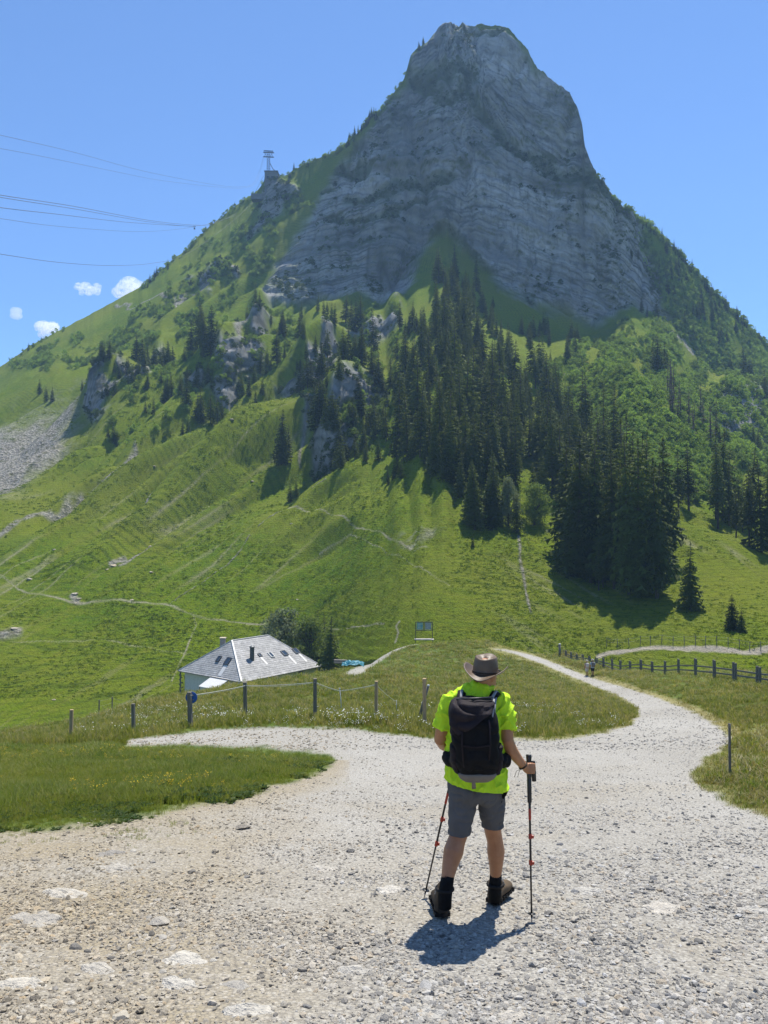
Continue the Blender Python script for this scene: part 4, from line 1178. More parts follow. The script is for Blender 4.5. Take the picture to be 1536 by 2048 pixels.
near_scatter('flowers', 1700, (150, 1400, 1250, 1474), lambda px, py, P, i, j: off(i, j) * np.clip(.05 + 1.6 * fbm(P[:, 0], P[:, 1], 2, .25, 2), 0, 1) * sstep(1395, 1440, py), FL, M_WHITE, (.7, 1.2), 'small white flower heads in the long grass', 38, ([20, 60], [1.1, 1.6]))
near_scatter('flowers', 1200, (-100, 1490, 560, 1600), lambda px, py, P, i, j: off(i, j) * np.clip(.1 + 1.2 * fbm(P[:, 0], P[:, 1], 5, .4, 2), 0, 1), FY, M_YEL, (.3, .5), 'small yellow flowers in the grass verge', 39)

# gravel ---------------------------------------------------------------------------------------------------------------
def stone_mesh(seed, flat=.65, sub=2, rough=.25, name='pebble'):
    bm = bmesh.new(); bmesh.ops.create_icosphere(bm, subdivisions=sub, radius=1)
    r = np.random.default_rng(seed); ax = r.uniform(.7, 1.3, 2); o = r.uniform(0, 50, 3)
    planes = [(Vector(r.normal(size=3)).normalized(), r.uniform(.55, .85)) for _ in range(7)]
    for v in bm.verts:
        c = v.co.normalized()
        k = 1 + rough * float(pn(c.x * 1.3 + o[0], c.y * 1.3 + o[1], c.z * 1.3 + o[2]))
        c = c * k
        for n_, dd in planes:
            e = c.dot(n_) - dd
            if e > 0: c = c - n_ * e
        v.co = Vector((c.x * ax[0], c.y * ax[1], c.z * flat))
    me = bpy.data.meshes.new(name); bm.to_mesh(me); bm.free()
    return me
def stone_mat(name, dark=(.18, .172, .16), mid=(.43, .405, .355), lite=(.60, .57, .51), tan=(.50, .42, .31), dust=.8):
    k = NT(name)
    rnd = k.n('ObjectInfo').outputs['Random']
    o = k.obj(); f = k.noise(2.2, 5, o, .65); f2 = k.noise(9, 4, o, .7)
    c = k.ramp(rnd, [(0, dark), (.10, (.32, .305, .28)), (.45, mid), (.75, lite), (.9, tan), (1, (.66, .65, .62))])
    lx = k.n('SeparateXYZ', {'Vector': k.n('ObjectInfo').outputs['Location']}).outputs[0]
    du = k.math('ADD', k.math('MULTIPLY', lx, -.22), k.math('MULTIPLY', k.noise(.9, 3, k.n('ObjectInfo').outputs['Location']), .9))
    c = k.mix(k.ramp(du, [(.30, 0), (.95, dust)]), c, k.mix(1.0, c, (1.0, .88, .67), 'MULTIPLY'))
    c = k.mix(1.0, c, k.ramp(f, [(.25, .68), (.7, 1.1)]), 'MULTIPLY')
    c = k.mix(k.ramp(f2, [(.55, 0), (.75, .35)]), c, (.5, .47, .42))
    k.bsdf(c, .85, k.bump(k.math('ADD', f, f2), .5, .25), .3)
    return k.m
M_STONE = stone_mat('limestone_gravel')
PEB = [stone_mesh(200 + i, .45 + .1 * (i % 4), 1, .3) for i in range(7)]
STN = [stone_mesh(220 + i, .5 + .12 * (i % 3), 3, .35, 'stone') for i in range(6)]
def slab_mesh(seed):
    bm = bmesh.new(); bmesh.ops.create_icosphere(bm, subdivisions=4, radius=1)
    o = np.random.default_rng(seed).uniform(0, 60, 3)
    for v in bm.verts:
        c = v.co.copy()
        k = 1 + .42 * float(pn(c.x * 1.1 + o[0], c.y * 1.1 + o[1], o[2])) + .16 * float(pn(c.x * 3 + o[0], c.y * 3 + o[1], o[2]))
        a = math.atan2(c.y, c.x); k *= 1 - .10 * abs(math.sin(a * 2.5 + o[0]))
        z = c.z * .55 + .34 * float(pn(c.x * 1.6 + o[1], c.y * 1.6 + o[2], 4)) + .16 * float(pn(c.x * 4.5 + o[1], c.y * 4.5, 9)) + .07 * float(pn(c.x * 11, c.y * 11 + o[0], 2))
        v.co = Vector((c.x * k * 1.15, c.y * k, z))
    me = bpy.data.meshes.new('rock_slab'); bm.to_mesh(me); bm.free()
    return me
SLABS = [slab_mesh(300 + i) for i in range(8)]
def gravel(n, box, smin, smax, seed, power=2.2, cond=lambda *a: 1.0):
    r = np.random.default_rng(seed)
    px = r.uniform(box[0], box[2], n); py = r.uniform(box[1], box[3], n)
    P, ok, ij = g_at_many(px, py)
    i, j = ij[:, 0], ij[:, 1]
    dens = np.clip(roadm[i, j] * 1.2, 0, 1) * ok * np.clip(.45 + .9 * fbm(P[:, 0], P[:, 1], 0, .8, 3) + .25 * (1 - dirt[i, j]), .08, 1) * cond(px, py, P, i, j)
    keep = dens > r.uniform(0, 1, n)
    P = P[keep]; m = len(P); dd = np.hypot(P[:, 0], P[:, 1])
    s = (smin + (smax - smin) * r.uniform(0, 1, m) ** power) * np.interp(dd, [3, 8, 20, 45, 100], [.85, 1.0, 1.15, 1.5, 2.2])
    P[:, 2] += s * .12
    scatter('gravel', P, np.stack([r.normal(0, .35, m), r.normal(0, .35, m), r.uniform(0, 6.28, m)], 1), s, [(q_, M_STONE) for q_ in PEB], r.integers(0, len(PEB), m), 'loose limestone gravel covering the road')
gravel(190000, (-600, 1480, 2200, 2400), .004, .020, 41, 2.0)
gravel(32000, (-600, 1560, 2200, 2400), .012, .036, 43, 3.2)
gravel(26000, (200, 1290, 1500, 1500), .012, .035, 42, 1.6)
# ------------------------------------------------------------------ stones and slabs lying on the road
M_SLAB = stone_mat('bedrock', (.36, .35, .33), (.46, .445, .415), (.56, .545, .51), (.50, .45, .38))
M_LIME = stone_mat('pale_limestone', (.50, .47, .41), (.56, .53, .465), (.62, .59, .52), (.54, .49, .41), dust=.25)
M_DARKST = stone_mat('dark_stone', (.13, .13, .13), (.19, .19, .19), (.25, .25, .25), (.2, .19, .17))
def lay_stone(px, py, wpx, label, group, mat, h=.6, var=None, name='stone', wide=None, sink=.25):
    p = g_at(px, py); r = wpx / F * p[1] / 2
    me = random.choice(SLABS) if name == 'rock_slab' else STN[random.randrange(6) if var is None else var]
    o = bpy.data.objects.new(name, me); COL.objects.link(o)
    if not me.materials: me.materials.append(M_STONE)
    o.material_slots[0].link = 'OBJECT'; o.material_slots[0].material = mat
    o.location = (p[0], p[1], p[2] + r * h * sink)
    o.scale = (r, r * (wide or random.uniform(.7, 1.0)), r * h)
    o.rotation_euler = (random.gauss(0, .1), random.gauss(0, .1), random.uniform(-.5, .5))
    tag(o, label, 'stone', group); return o
for px, py, w, lab in [(126, 1790, 92, 'pale flat slab bedded in the gravel near the left frame edge'), (362, 1975, 76, 'white angular slab low in the gravel left of the road centre'), (366, 1925, 84, 'wide grey tan slab flush with the gravel near the bottom left'),
                   (62, 1842, 92, 'long buff slab at the left frame edge below the pale flat slab'), (40, 1975, 96, 'large rounded pink grey boulder half buried in the bottom left corner'), (195, 1940, 74, 'buff ridge of rock between the corner boulder and the white slab'),
                   (222, 1738, 66, 'whitish slab with grass tufts beside it near the verge'), (218, 1708, 50, 'small whitish slab nearest to the left verge'), (500, 2022, 90, 'broad slab at the bottom edge left of centre'),
                   (470, 1974, 54, 'small pale slab right of the white angular slab'), (712, 1946, 66, 'blue grey flat slab left of the hiker shadow'), (1166, 1784, 66, 'long pale slab right of the hiking pole'),
                   (1330, 1818, 80, 'faint flush slab on the right half of the road'), (1512, 1824, 60, 'white slab at the right frame edge'), (852, 2034, 64, 'grey slab at the bottom edge below the hiker shadow'), (1030, 2034, 56, 'white layered slab at the bottom edge right of the hiker shadow'),
                   (650, 1742, 44, 'thin pale slab left of the left boot'), (785, 1781, 60, 'pale flush slab beside the tip of the left pole'), (256, 1670, 26, 'white chip of stone lying at the edge of the verge')]:
    lay_stone(px, py, w, lab, None, M_LIME, .42, name='rock_slab', sink=-.22)
for px, py, w, lab, m_ in [(485, 1657, 30, 'tan loose stone standing proud left of the road centre', M_SLAB), (386, 1746, 20, 'upright dark cobble in front of the left verge', M_DARKST), (153, 1897, 28, 'dark rounded cobble near the left frame edge low down', M_DARKST),
                       (317, 1848, 42, 'grey angular block in the left half of the road', M_SLAB), (701, 1704, 18, 'small dark cobble left of the left pole', M_DARKST), (1107, 1718, 22, 'pointed tan stone right of the right pole', M_SLAB),
                       (1302, 1780, 18, 'dark cobble on the right half of the road', M_DARKST), (1038, 1838, 16, 'brown egg shaped stone left of the right pole tip', M_SLAB), (850, 1974, 28, 'grey block below the hiker shadow', M_SLAB),
                       (242, 2038, 40, 'almost black stone at the bottom edge', M_DARKST), (1310, 2020, 34, 'slate grey block at the bottom edge right of centre', M_DARKST), (220, 1764, 18, 'white round stone near the verge', M_SLAB),
                       (72, 1721, 20, 'brown stone alone on the dirt below the verge', M_SLAB), (1395, 1885, 20, 'grey stone low on the right half of the road', M_DARKST), (1120, 1690, 14, 'small grey stone beyond the pointed tan stone', M_DARKST)]:
    lay_stone(px, py, w, lab, None, m_, .75)
rs_ = random.Random(77)
for i in range(130):
    px, py = rs_.uniform(0, 1536), 1690 + 358 * rs_.random() ** .7
    if py < 1740 - px * .15 or (790 < px < 1100 and py < 1930):
        continue
    mt_, wd_ = rs_.choice([(M_SLAB, 'grey'), (M_LIME, 'pale'), (M_LIME, 'pale'), (M_DARKST, 'dark')])
    sd_ = 'left third of the near road' if px < 520 else ('middle of the near road around the hiker shadow' if px < 1050 else 'right third of the near road')
    lay_stone(px, py, rs_.uniform(10, 19), 'small %s loose stone on the %s' % (wd_, sd_), '%s loose stones on the %s' % (wd_, sd_), mt_, .7)
# boulders on the far slope
for px, py, w in [(150, 1185, 14), (160, 1192, 10), (228, 1128, 15), (215, 1136, 8), (60, 1153, 12), (300, 1072, 8), (465, 908, 9), (265, 1196, 9), (585, 1070, 7), (110, 1094, 7), (303, 1142, 9), (30, 1265, 16), (310, 925, 6), (595, 1195, 6), (110, 1405, 9), (505, 962, 8), (420, 1010, 6)]:
    p = m_at(px, py); r = w / F * p[1] / 2
    o = bpy.data.objects.new('boulder', STN[rs_.randrange(6)]); COL.objects.link(o)
    o.location = p; o.scale = (r, r, r * .7); o.rotation_euler = (0, 0, rs_.uniform(0, 6))
    o.material_slots[0].link = 'OBJECT'; o.material_slots[0].material = M_SLAB
    tag(o, 'small grey boulder lying out on the grass of the left slope', 'boulder', 'boulders on the left slope')

# ------------------------------------------------------------------ wood, rope, posts
def wood_mat(name, c1, c2):
    k = NT(name)
    o = k.obj(); f = k.noise(9, 6, k.mapped(o, (4, 4, .35)), .7, .4); f2 = k.noise(3, 3, o)
    c = k.mix(k.ramp(f, [(.3, 0), (.7, 1)]), c1, c2)
    c = k.mix(k.ramp(f2, [(.55, 0), (.75, .4)]), c, (.10, .095, .085))
    k.bsdf(c, .85, k.bump(f, .5, .01), .2); return k.m
M_GREYWOOD = wood_mat('weathered_wood', (.12, .105, .085), (.25, .225, .19))
M_NEWWOOD = wood_mat('new_timber', (.34, .24, .13), (.50, .38, .22))
M_DARKWOOD = wood_mat('dark_wood', (.11, .10, .088), (.24, .22, .19))
M_ROPE = simple_mat('rope', (.55, .56, .55), .8, 40, .2, .1)
M_METAL = simple_mat('galvanised', (.30, .31, .32), .45, 20, .2, .05, .5, .6)
M_STEELDK = simple_mat('dark_steel', (.07, .078, .085), .5, 12, .2, .05, .5, .4)
def post_mesh(w, h, bevel=.006):
    m = MB(); m.box((0, 0, h / 2 - .15), (w, w, h + .3), None, bevel); return m.mesh('post')
fence_posts = []
wf = thing('rope_fence', 'weathered timber posts with a white rope across the meadow edge', 'fence', tuple(g_at(490, 1440)))
def add_post(parent, px, base, top, w, mat, tilt=(0, 0), name='post', near=True, label=None):
    p = g_at(px, base) if near else m_at(px, base)
    h = (base - top) / F * p[1]
    o = link(name, post_mesh(w, h), mat, parent)
    o.location = Vector(p) - (parent.location if parent else Vector((0, 0, 0)))
    o.rotation_euler = (tilt[0], tilt[1], random.uniform(-.3, .3))
    if label: o['label'] = label
    return Vector(p), h
tops = {}
for px, base, top, w, mat, tl in [(142, 1478, 1420, .09, M_NEWWOOD, (0, .01)), (267, 1463, 1408, .10, M_GREYWOOD, (0, -.02)), (381, 1454, 1385, .12, M_GREYWOOD, (0, -.04)), (491, 1441, 1365, .13, M_GREYWOOD, (0, -.02)),
                          (630, 1437, 1358, .12, M_GREYWOOD, (0, 0)), (752, 1438, 1363, .10, M_NEWWOOD, (0, .01))]:
    p, h = add_post(wf, px, base, top, w, mat, tl)
    tops[px] = p + Vector((0, 0, h * .92))
pw = Vector(g_at(683, 1424)); hw = 45 / F * pw.y
sk = MB(); sk.tube([(0, 0, -.1), (-.03, 0, hw * .5), (-.085, 0, hw)], [.02, .02, .018], 8); sk.box((-.09, 0, hw + .03), (.07, .05, .06), None, .01)
o = link('stake', sk.mesh('stake', True), M_ROPE, wf); o.location = pw - wf.location; o['label'] = 'thin white plastic stake between the timber posts'
tops[683] = pw + Vector((-.08, 0, hw * .95))
pq = Vector(g_at(793, 1425)); tops[800] = pq + Vector((0, 0, .55))
sk = MB(); sk.tube([(0, 0, -.1), (0, 0, .6)], [.014, .012], 7)
o = link('stake', sk.mesh('stake', True), M_ROPE, wf); o.location = pq - wf.location
rope = MB()
def sagged(a, b, sag, n=12):
    return [a.lerp(b, t / n) - Vector((0, 0, sag * 4 * (t / n) * (1 - t / n))) for t in range(n + 1)]
off_ = wf.location.copy()
for a, b, s_ in ((381, 491, .06), (491, 630, .08), (630, 683, .05), (683, 752, .05), (752, 800, .12)):
    rope.tube([q - off_ + Vector((0, -.07, 0)) for q in sagged(tops[a], tops[b], s_ * .5)], .008, 6)
    if a != 752:
        rope.tube([q - off_ + Vector((0, -.07, -.02)) for q in sagged(tops[a], tops[b], s_ * .8)], .004, 5)
rope.build('rope', M_ROPE, wf, True)
# new timber stake with a leaning dark pole
tp = thing('marker_post', 'bright new timber stake standing at the edge of the gravel behind the hiker', 'post', tuple(g_at(849, 1453)))
hh = 95 / F * tp.location.y
m = MB(); m.box((0, 0, hh / 2 - .15), (.11, .11, hh + .3), None, .008); m.build('stake', M_NEWWOOD, tp)
m = MB(); m.tube([(0, -.06, hh * .55), (.06, 0, hh * .55), (0, .06, hh * .55), (-.06, 0, hh * .55), (0, -.06, hh * .55)], .008, 5); m.build('wire_wrap', M_METAL, tp)
lp = thing('leaning_pole', 'dark round pole leaning left behind the bright new timber stake', 'pole', tuple(g_at(836, 1441)))
m = MB(); s_ = lp.location.y / F
m.tube([(0, .1, -.1), (11 * s_, .1, 34 * s_), (21 * s_, .12, 68 * s_)], [.05, .048, .045], 10); m.build('pole', M_DARKWOOD, lp, True)
m = MB(); m.ball((21 * s_, .10, 68 * s_), (.05, .05, .04), 10, 6); m.build('cap', M_ROPE, lp, True)
rp = thing('marker_post', 'thin grey stake standing in tall grass at the right road edge', 'post', tuple(g_at(1460, 1553)))
hh = 105 / F * rp.location.y
m = MB(); m.box((0, 0, hh / 2 - .1), (.035, .035, hh + .2), None, .004); m.build('stake', M_GREYWOOD, rp)
m = MB(); m.box((0, -.022, hh * .95), (.02, .012, .05), None, .002); m.build('clip', M_METAL, rp)

# round blue sign seen from behind its post
sg = thing('road_sign', 'round blue sign fixed behind a weathered fence post', 'sign', tuple(tops[381]))
ps = Vector(g_at(381, 1454)); zc = (1454 - 1397) / F * ps.y
sg.location = ps + Vector((0, .07, zc))
m = MB(); R_ = 11.2 / F * ps.y
m.tube([(0, .02, 0), (0, .034, 0)], [R_, R_], 32); 
M_BLUE = simple_mat('blue_enamel', (.02, .13, .48), .35, 6, .15, 0, .5)
m.build('disc', M_BLUE, sg, False)
m = MB(); m.tube([(R_ * math.cos(a * .19635), .027, R_ * math.sin(a * .19635)) for a in range(33)], .010, 6, cap=False); m.build('rim', simple_mat('blue_rim', (.02, .10, .36), .4, 6, .1, 0), sg, True)
m = MB(); m.box((0, .008, R_ * .4), (.16, .02, .03), None, .003); m.box((0, .008, -R_ * .4), (.16, .02, .03), None, .003); m.build('bracket', M_METAL, sg)

# wooden fence of double posts on the right
df = thing('timber_fence', 'dark timber fence of paired posts and rails along the meadow on the right', 'fence', tuple(g_at(1330, 1342)))
sts = [(1126, 1315, 1299), (1132, 1317, 1301), (1142, 1321, 1304), (1153.6, 1323, 1308), (1165.5, 1324, 1309), (1179, 1326, 1312), (1193, 1329, 1315), (1207, 1332, 1316), (1224.6, 1335, 1318), (1241, 1337, 1321), (1260, 1338, 1322), (1281.6, 1339, 1319),
       (1304.5, 1341, 1323), (1330, 1343, 1322), (1357, 1347, 1318), (1391, 1351, 1317), (1429, 1356, 1320), (1469, 1360, 1325), (1517, 1367, 1333), (1575, 1375, 1340), (1640, 1385, 1348)]
st3 = []
FD = [102, 100, 98, 96, 94, 92.5, 91, 89.5, 87, 83, 79.5, 76.5, 73.5, 70, 64.5, 58, 52, 48.5, 45.5, 43, 41]
for (px, base, top), d_ in zip(sts, FD):
    q = Vector(pix(px, base, d_)); q.z = min(gz_at(q.x, q.y), q.z); zt_ = pix(px, top, d_)[2]
    st3.append((q, float(zt_ - q.z)))
for i, (p, h) in enumerate(st3):
    a = st3[max(i - 1, 0)][0]; b = st3[min(i + 1, len(st3) - 1)][0]
    d = (b - a); d.z = 0; d.normalize(); nrm = Vector((-d.y, d.x, 0))
    w = .105
    me = post_mesh(w * 1.15, h, .01)
    for sgn in (-1, 1):
        o = link('post', me, M_DARKWOOD, df)
        o.location = p - df.location + d * sgn * .16
        o.rotation_euler = (random.gauss(0, .015), random.gauss(0, .02), math.atan2(d.y, d.x))
for (p, h), (q, h2) in zip(st3[:-1], st3[1:]):
    for fr_ in (.30, .58):
        m = MB(); m.bar(p - df.location + Vector((0, 0, h * fr_)), q - df.location + Vector((0, 0, h2 * fr_)), .05, .10, .008)
        m.build('rail', M_DARKWOOD, df)
bo = thing('bollard', 'dark round bollard with pale cap at the far end of the timber fence', 'bollard', tuple(g_at(1119.5, 1312)))
hb = 25 / F * bo.location.y
m = MB(); m.tube([(0, 0, -.2), (0, 0, hb * .9)], [.15, .15], 14); m.build('post', M_DARKWOOD, bo, True)
m = MB(); m.tube([(0, 0, hb * .9), (0, 0, hb * .96), (0, 0, hb)], [.16, .16, .06], 14); m.build('cap', M_ROPE, bo, True)
# thin stakes with wire above the pale path, and along the far hollow
def stake_fence(label, pts, near, hgt, name='wire_fence'):
    ps = [Vector(g_at(*q)) if near else Vector(m_at(*q)) for q in pts]
    t = thing(name, label, 'fence', tuple(ps[0]))
    me = post_mesh(.07, hgt, .005)
    for p in ps:
        o = link('post', me, M_DARKWOOD, t); o.location = p - ps[0]; o.rotation_euler = (random.gauss(0, .03), random.gauss(0, .04), 0)
    m = MB()
    for a, b in zip(ps[:-1], ps[1:]):
        for z in (.55, .92):
            m.tube([q - ps[0] for q in sagged(a + Vector((0, 0, hgt * z)), b + Vector((0, 0, hgt * z)), .03, 4)], .006, 4)
    m.build('wire', M_METAL, t)
stake_fence('thin stakes with wire just above the pale path on the right', [(x, 1301 - 3 * math.sin((x - 1200) / 110)) for x in range(1215, 1640, 22)], False, 1.15)
stake_fence('small stakes in line down the hollow beside the hut', [(198, 1428), (224, 1420), (248, 1413), (276, 1405), (302, 1396), (318, 1391)], True, .95)

# ------------------------------------------------------------------ information board
ib = thing('information_board', 'dark framed twin panel board standing where the paths meet below the slope', 'sign', tuple(m_at(848, 1277)))
ib.location = Vector(pix(848, 1277, 108)); s_ = ib.location.y / F
wB, zt, zb = 33.5 * s_, 33 * s_, 16.3 * s_
m = MB()
for x in (-wB / 2, wB / 2): 
    mm = MB(); mm.box((x, 0, zt / 2 - .3), (.09, .09, zt + .6), None, .008); mm.build('post', M_STEELDK, ib)
m.box((0, .0, zt - .03), (wB, .07, .10), None, .006); m.box((0, 0, zb), (wB, .07, .09), None, .006); m.box((0, 0, (zt + zb) / 2), (.14, .07, zt - zb), None, .006); m.build('frame', M_STEELDK, ib)
def panel_mat(name, cols):
    k = NT(name); o = k.obj(); f = k.noise(2.2, 4, o, .6, .8); f2 = k.noise(5.5, 3, o)
    c = k.ramp(f, [(.25 + .12 * i, c_) for i, c_ in enumerate(cols)])
    c = k.mix(k.ramp(f2, [(.60, 0), (.64, .7)], 'LINEAR'), c, (.55, .58, .58))
    k.bsdf(c, .4, None, .4); return k.m
MP1 = panel_mat('map_print', [(.05, .20, .34), (.09, .30, .42), (.16, .34, .30), (.30, .42, .42), (.08, .22, .38)])
MP2 = panel_mat('photo_print', [(.14, .17, .22), (.24, .27, .31), (.36, .37, .39), (.18, .20, .24), (.45, .46, .47)])
for x, mt in ((-wB / 4, MP1), (wB / 4, MP2)):
    mm = MB(); mm.box((x, -.02, (zt + zb) / 2), (wB / 2 - .30, .03, zt - zb - .22), None, .003); mm.build('panel', mt, ib)
bs = MB(); bs.box((0, -.3, -.08), (wB * 1.15, 1.0, .12), None, .03); bs.build('plinth', M_SLAB, ib)

# ------------------------------------------------------------------ the alpine hut
M_PLASTER = simple_mat('lime_plaster', (.62, .61, .58), .9, 3, .18, .2)
def shingle_mat():
    k = NT('grey_shingles'); o = k.obj()
    br = k.n('TexBrick', {'Vector': k.n('Mapping', {'Vector': k.n('TexCoord').outputs['UV']}).outputs[0], 'Scale': 1.0, 'Color1': (.36, .355, .345, 1), 'Color2': (.50, .49, .48, 1), 'Mortar': (.35, .345, .335, 1), 'Mortar Size': .03, 'Brick Width': .26, 'Row Height': .22})
    f = k.noise(1.2, 5, o, .65); f2 = k.noise(7, 5, o, .7)
    c = k.mix(1.0, br.outputs['Color'], k.ramp(f, [(.3, .68), (.7, 1.2)]), 'MULTIPLY')
    c = k.mix(k.math('MULTIPLY', k.ramp(f2, [(.5, 0), (.64, .85)]), k.ramp(k.noise(.35, 3, o), [(.42, .15), (.6, 1)])), c, (.15, .15, .14))
    k.bsdf(c, .85, k.bump(k.math('ADD', br.outputs['Fac'], f2), .5, .03), .25); return k.m
M_SHING = shingle_mat()
M_RIDGE = simple_mat('ridge_metal', (.62, .61, .59), .5, 4, .15, .05)
M_GLASS = simple_mat('skylight_glass', (.03, .045, .065), .12, 3, .1, 0, .7)
M_FRAMEL = simple_mat('skylight_frame', (.5, .5, .48), .5, 5, .1, 0)
M_FRAMED = simple_mat('dark_frame', (.05, .055, .06), .5, 5, .1, 0)
P0 = Vector(pix(483, 1364, 116.5)); P0.z = Vector(pix(483, 1364, 116.5)).z
e2 = Vector((.62, .785, 0)).normalized(); e1 = Vector((-.785, .62, 0)).normalized()
L1, L2, HR = 15.4, 17.6, 5.0
hut = thing('alpine_hut', 'white walled alpine hut under a big grey shingled hip roof', 'hut', tuple(P0 + e1 * L1 / 2 + e2 * L2 / 2 - Vector((0, 0, 4.4))))
HO = hut.location.copy()
def hp(a, b, z): return P0 + e1 * a + e2 * b + Vector((0, 0, z)) - HO
A, B = hp(L1 / 2, 4.7, HR), hp(L1 / 2, L2 - 5.0, HR)
c00, c10, c01, c11 = hp(0, 0, 0), hp(L1, 0, 0), hp(0, L2, 0), hp(L1, L2, 0)
def roof_face(mb, uvs, q, courses=20):
    """q: eave a, eave b, top b, top a ; courses overlap like real shingle rows"""
    a, b, tb, ta = q
    n = (b - a).cross(ta - a).normalized()
    if n.z < 0: n = -n
    el = (b - a).length; sl = ((ta + tb) / 2 - (a + b) / 2).length
    for i in range(courses):
        t0, t1 = i / courses - .012, (i + 1) / courses
        p = [a.lerp(ta, t0) + n * .05, b.lerp(tb, t0) + n * .05, b.lerp(tb, t1) + n * .015, a.lerp(ta, t1) + n * .015]
        o = len(mb.v)
        mb.add(p + [p[0] - n * .04, p[1] - n * .04], [(0, 1, 2, 3), (4, 5, 1, 0)])
        ux = (b - a).normalized()
        for k_ in (0, 1, 2, 3): uvs.append(((p[k_] - a).dot(ux), t0 * sl if k_ < 2 else t1 * sl))
        for k_ in (4, 5, 1, 0): uvs.append((0, 0))
rb = MB(); uvs = []
roof_face(rb, uvs, (c00, c01, B, A)); roof_face(rb, uvs, (c10, c00, A, A + (c00 - c10).normalized() * .001)); roof_face(rb, uvs, (c11, c10, A, B)); roof_face(rb, uvs, (c01, c11, B, B + (c10 - c00).normalized() * .001))
me = rb.mesh('roof'); uvl = me.uv_layers.new(name='uv'); uvl.data.foreach_set('uv', np.array(uvs, np.float32).ravel())
roof = link('roof', me, M_SHING, hut)
m = MB(); m.add([c00 - Vector((0, 0, .02)), c01 - Vector((0, 0, .02)), c11 - Vector((0, 0, .02)), c10 - Vector((0, 0, .02))], [(0, 1, 2, 3)]); m.build('soffit', M_DARKWOOD, roof)
m = MB()
for a, b, w in ((A, B, .22), (c00, A, .26), (c01, B, .14), (c10, A, .16), (c11, B, .16)): m.bar(a + Vector((0, 0, .06)), b + Vector((0, 0, .08)), w, .10, .02)
m.build('ridge_cap', M_RIDGE, roof)
m = MB()
for a, b in ((c00, c01), (c10, c00), (c01, c11), (c11, c10)): m.bar(a - Vector((0, 0, .08)), b - Vector((0, 0, .08)), .10, .18)
m.build('eave_board', M_GREYWOOD, roof)
m = MB(); ins = .75
m.add([hp(ins, ins, -.02), hp(L1 - ins, ins, -.02), hp(L1 - ins, L2 - ins, -.02), hp(ins, L2 - ins, -.02), hp(ins, ins, -5.5), hp(L1 - ins, ins, -5.5), hp(L1 - ins, L2 - ins, -5.5), hp(ins, L2 - ins, -5.5)],
      [(0, 1, 5, 4), (1, 2, 6, 5), (2, 3, 7, 6), (3, 0, 4, 7)])
m.build('wall', M_PLASTER, hut)
def on_face(q, px, py):
    """point of a roof plane under a photo pixel"""
    a, n = q[0] + HO, (q[1] - q[0]).cross(q[2] - q[0]).normalized()
    d = Vector(pix(px, py, 1.0)); t = a.dot(n) / d.dot(n)
    return d * t - HO, (n if n.z > 0 else -n)
FR, FL_ = (c00, c01, B), (c10, c00, A)
def skylight(face, px, py, w, h, frame_mat):
    p, n = on_face(face, px, py)
    ux = (face[1] - face[0]).normalized(); uy = n.cross(ux)
    R_ = Matrix((ux, uy, n)).transposed()
    m = MB()
    for sx, sy, dx, dy in ((w, .09, 0, h / 2), (w, .09, 0, -h / 2), (.09, h, w / 2, 0), (.09, h, -w / 2, 0)):
        m.box(p + ux * dx + uy * dy + n * .11, (sx + .09, sy + .002, .16), R_, .01)
    f_ = m.build('skylight', frame_mat, hut)
    g = MB(); g.box(p + n * .12, (w - .07, h - .07, .06), R_); g.build('pane', M_GLASS, f_)
for px, py, w, h, fm in ((519.5, 1311, .50, .65, M_FRAMED), (542, 1310.5, .72, 1.15, M_FRAMEL), (568.5, 1307, .95, 1.15, M_FRAMED), (591.5, 1302.5, .95, 1.2, M_FRAMED)): skylight(FR, px, py, w, h, fm)
for px, py, w, h, fm in ((438, 1318.5, .65, 1.0, M_FRAMED), (456, 1323, .95, 1.3, M_FRAMED)): skylight(FL_, px, py, w, h, fm)
# cleaner streaks below the skylights are strips of newer flashing
for px, py, ln, fc in ((583, 1318, 2.6, FR), (604, 1314, 2.6, FR), (528, 1322, 1.9, FR), (449, 1336, 3.0, FL_)):
    p, n = on_face(fc, px, py); ux = (fc[1] - fc[0]).normalized(); uy = n.cross(ux)
    m = MB(); m.box(p + n * .062, (.42 if fc is FR else .8, ln, .012), Matrix((ux, uy, n)).transposed()); m.build('flashing', M_RIDGE, roof)
p, n = on_face(FR, 504, 1319); sc_ = (p + HO).y / F
m = MB(); m.tube([p + Vector((0, 0, -.3)), p + Vector((0, 0, 24 * sc_))], [.36, .36], 16); ch = m.build('chimney', M_STEELDK, hut, False)
m = MB(); m.tube([p + Vector((0, 0, 24 * sc_)), p + Vector((0, 0, 24 * sc_ + .12)), p + Vector((0, 0, 24 * sc_ + .3))], [.45, .45, .12], 16); m.build('cap', M_STEELDK, ch)
p = hp(L1 / 2 + 3.2, 5.5, HR - 1.6)
m = MB(); m.box(p + Vector((0, 0, .5)), (.8, .8, 2.2), None, .02); ch = m.build('chimney', simple_mat('stone_stack', (.26, .25, .23), .9, 6, .3, .3), hut)
m = MB(); m.box(p + Vector((0, 0, 1.68)), (1.0, 1.0, .14), None, .02); m.build('cap', M_SLAB, ch)
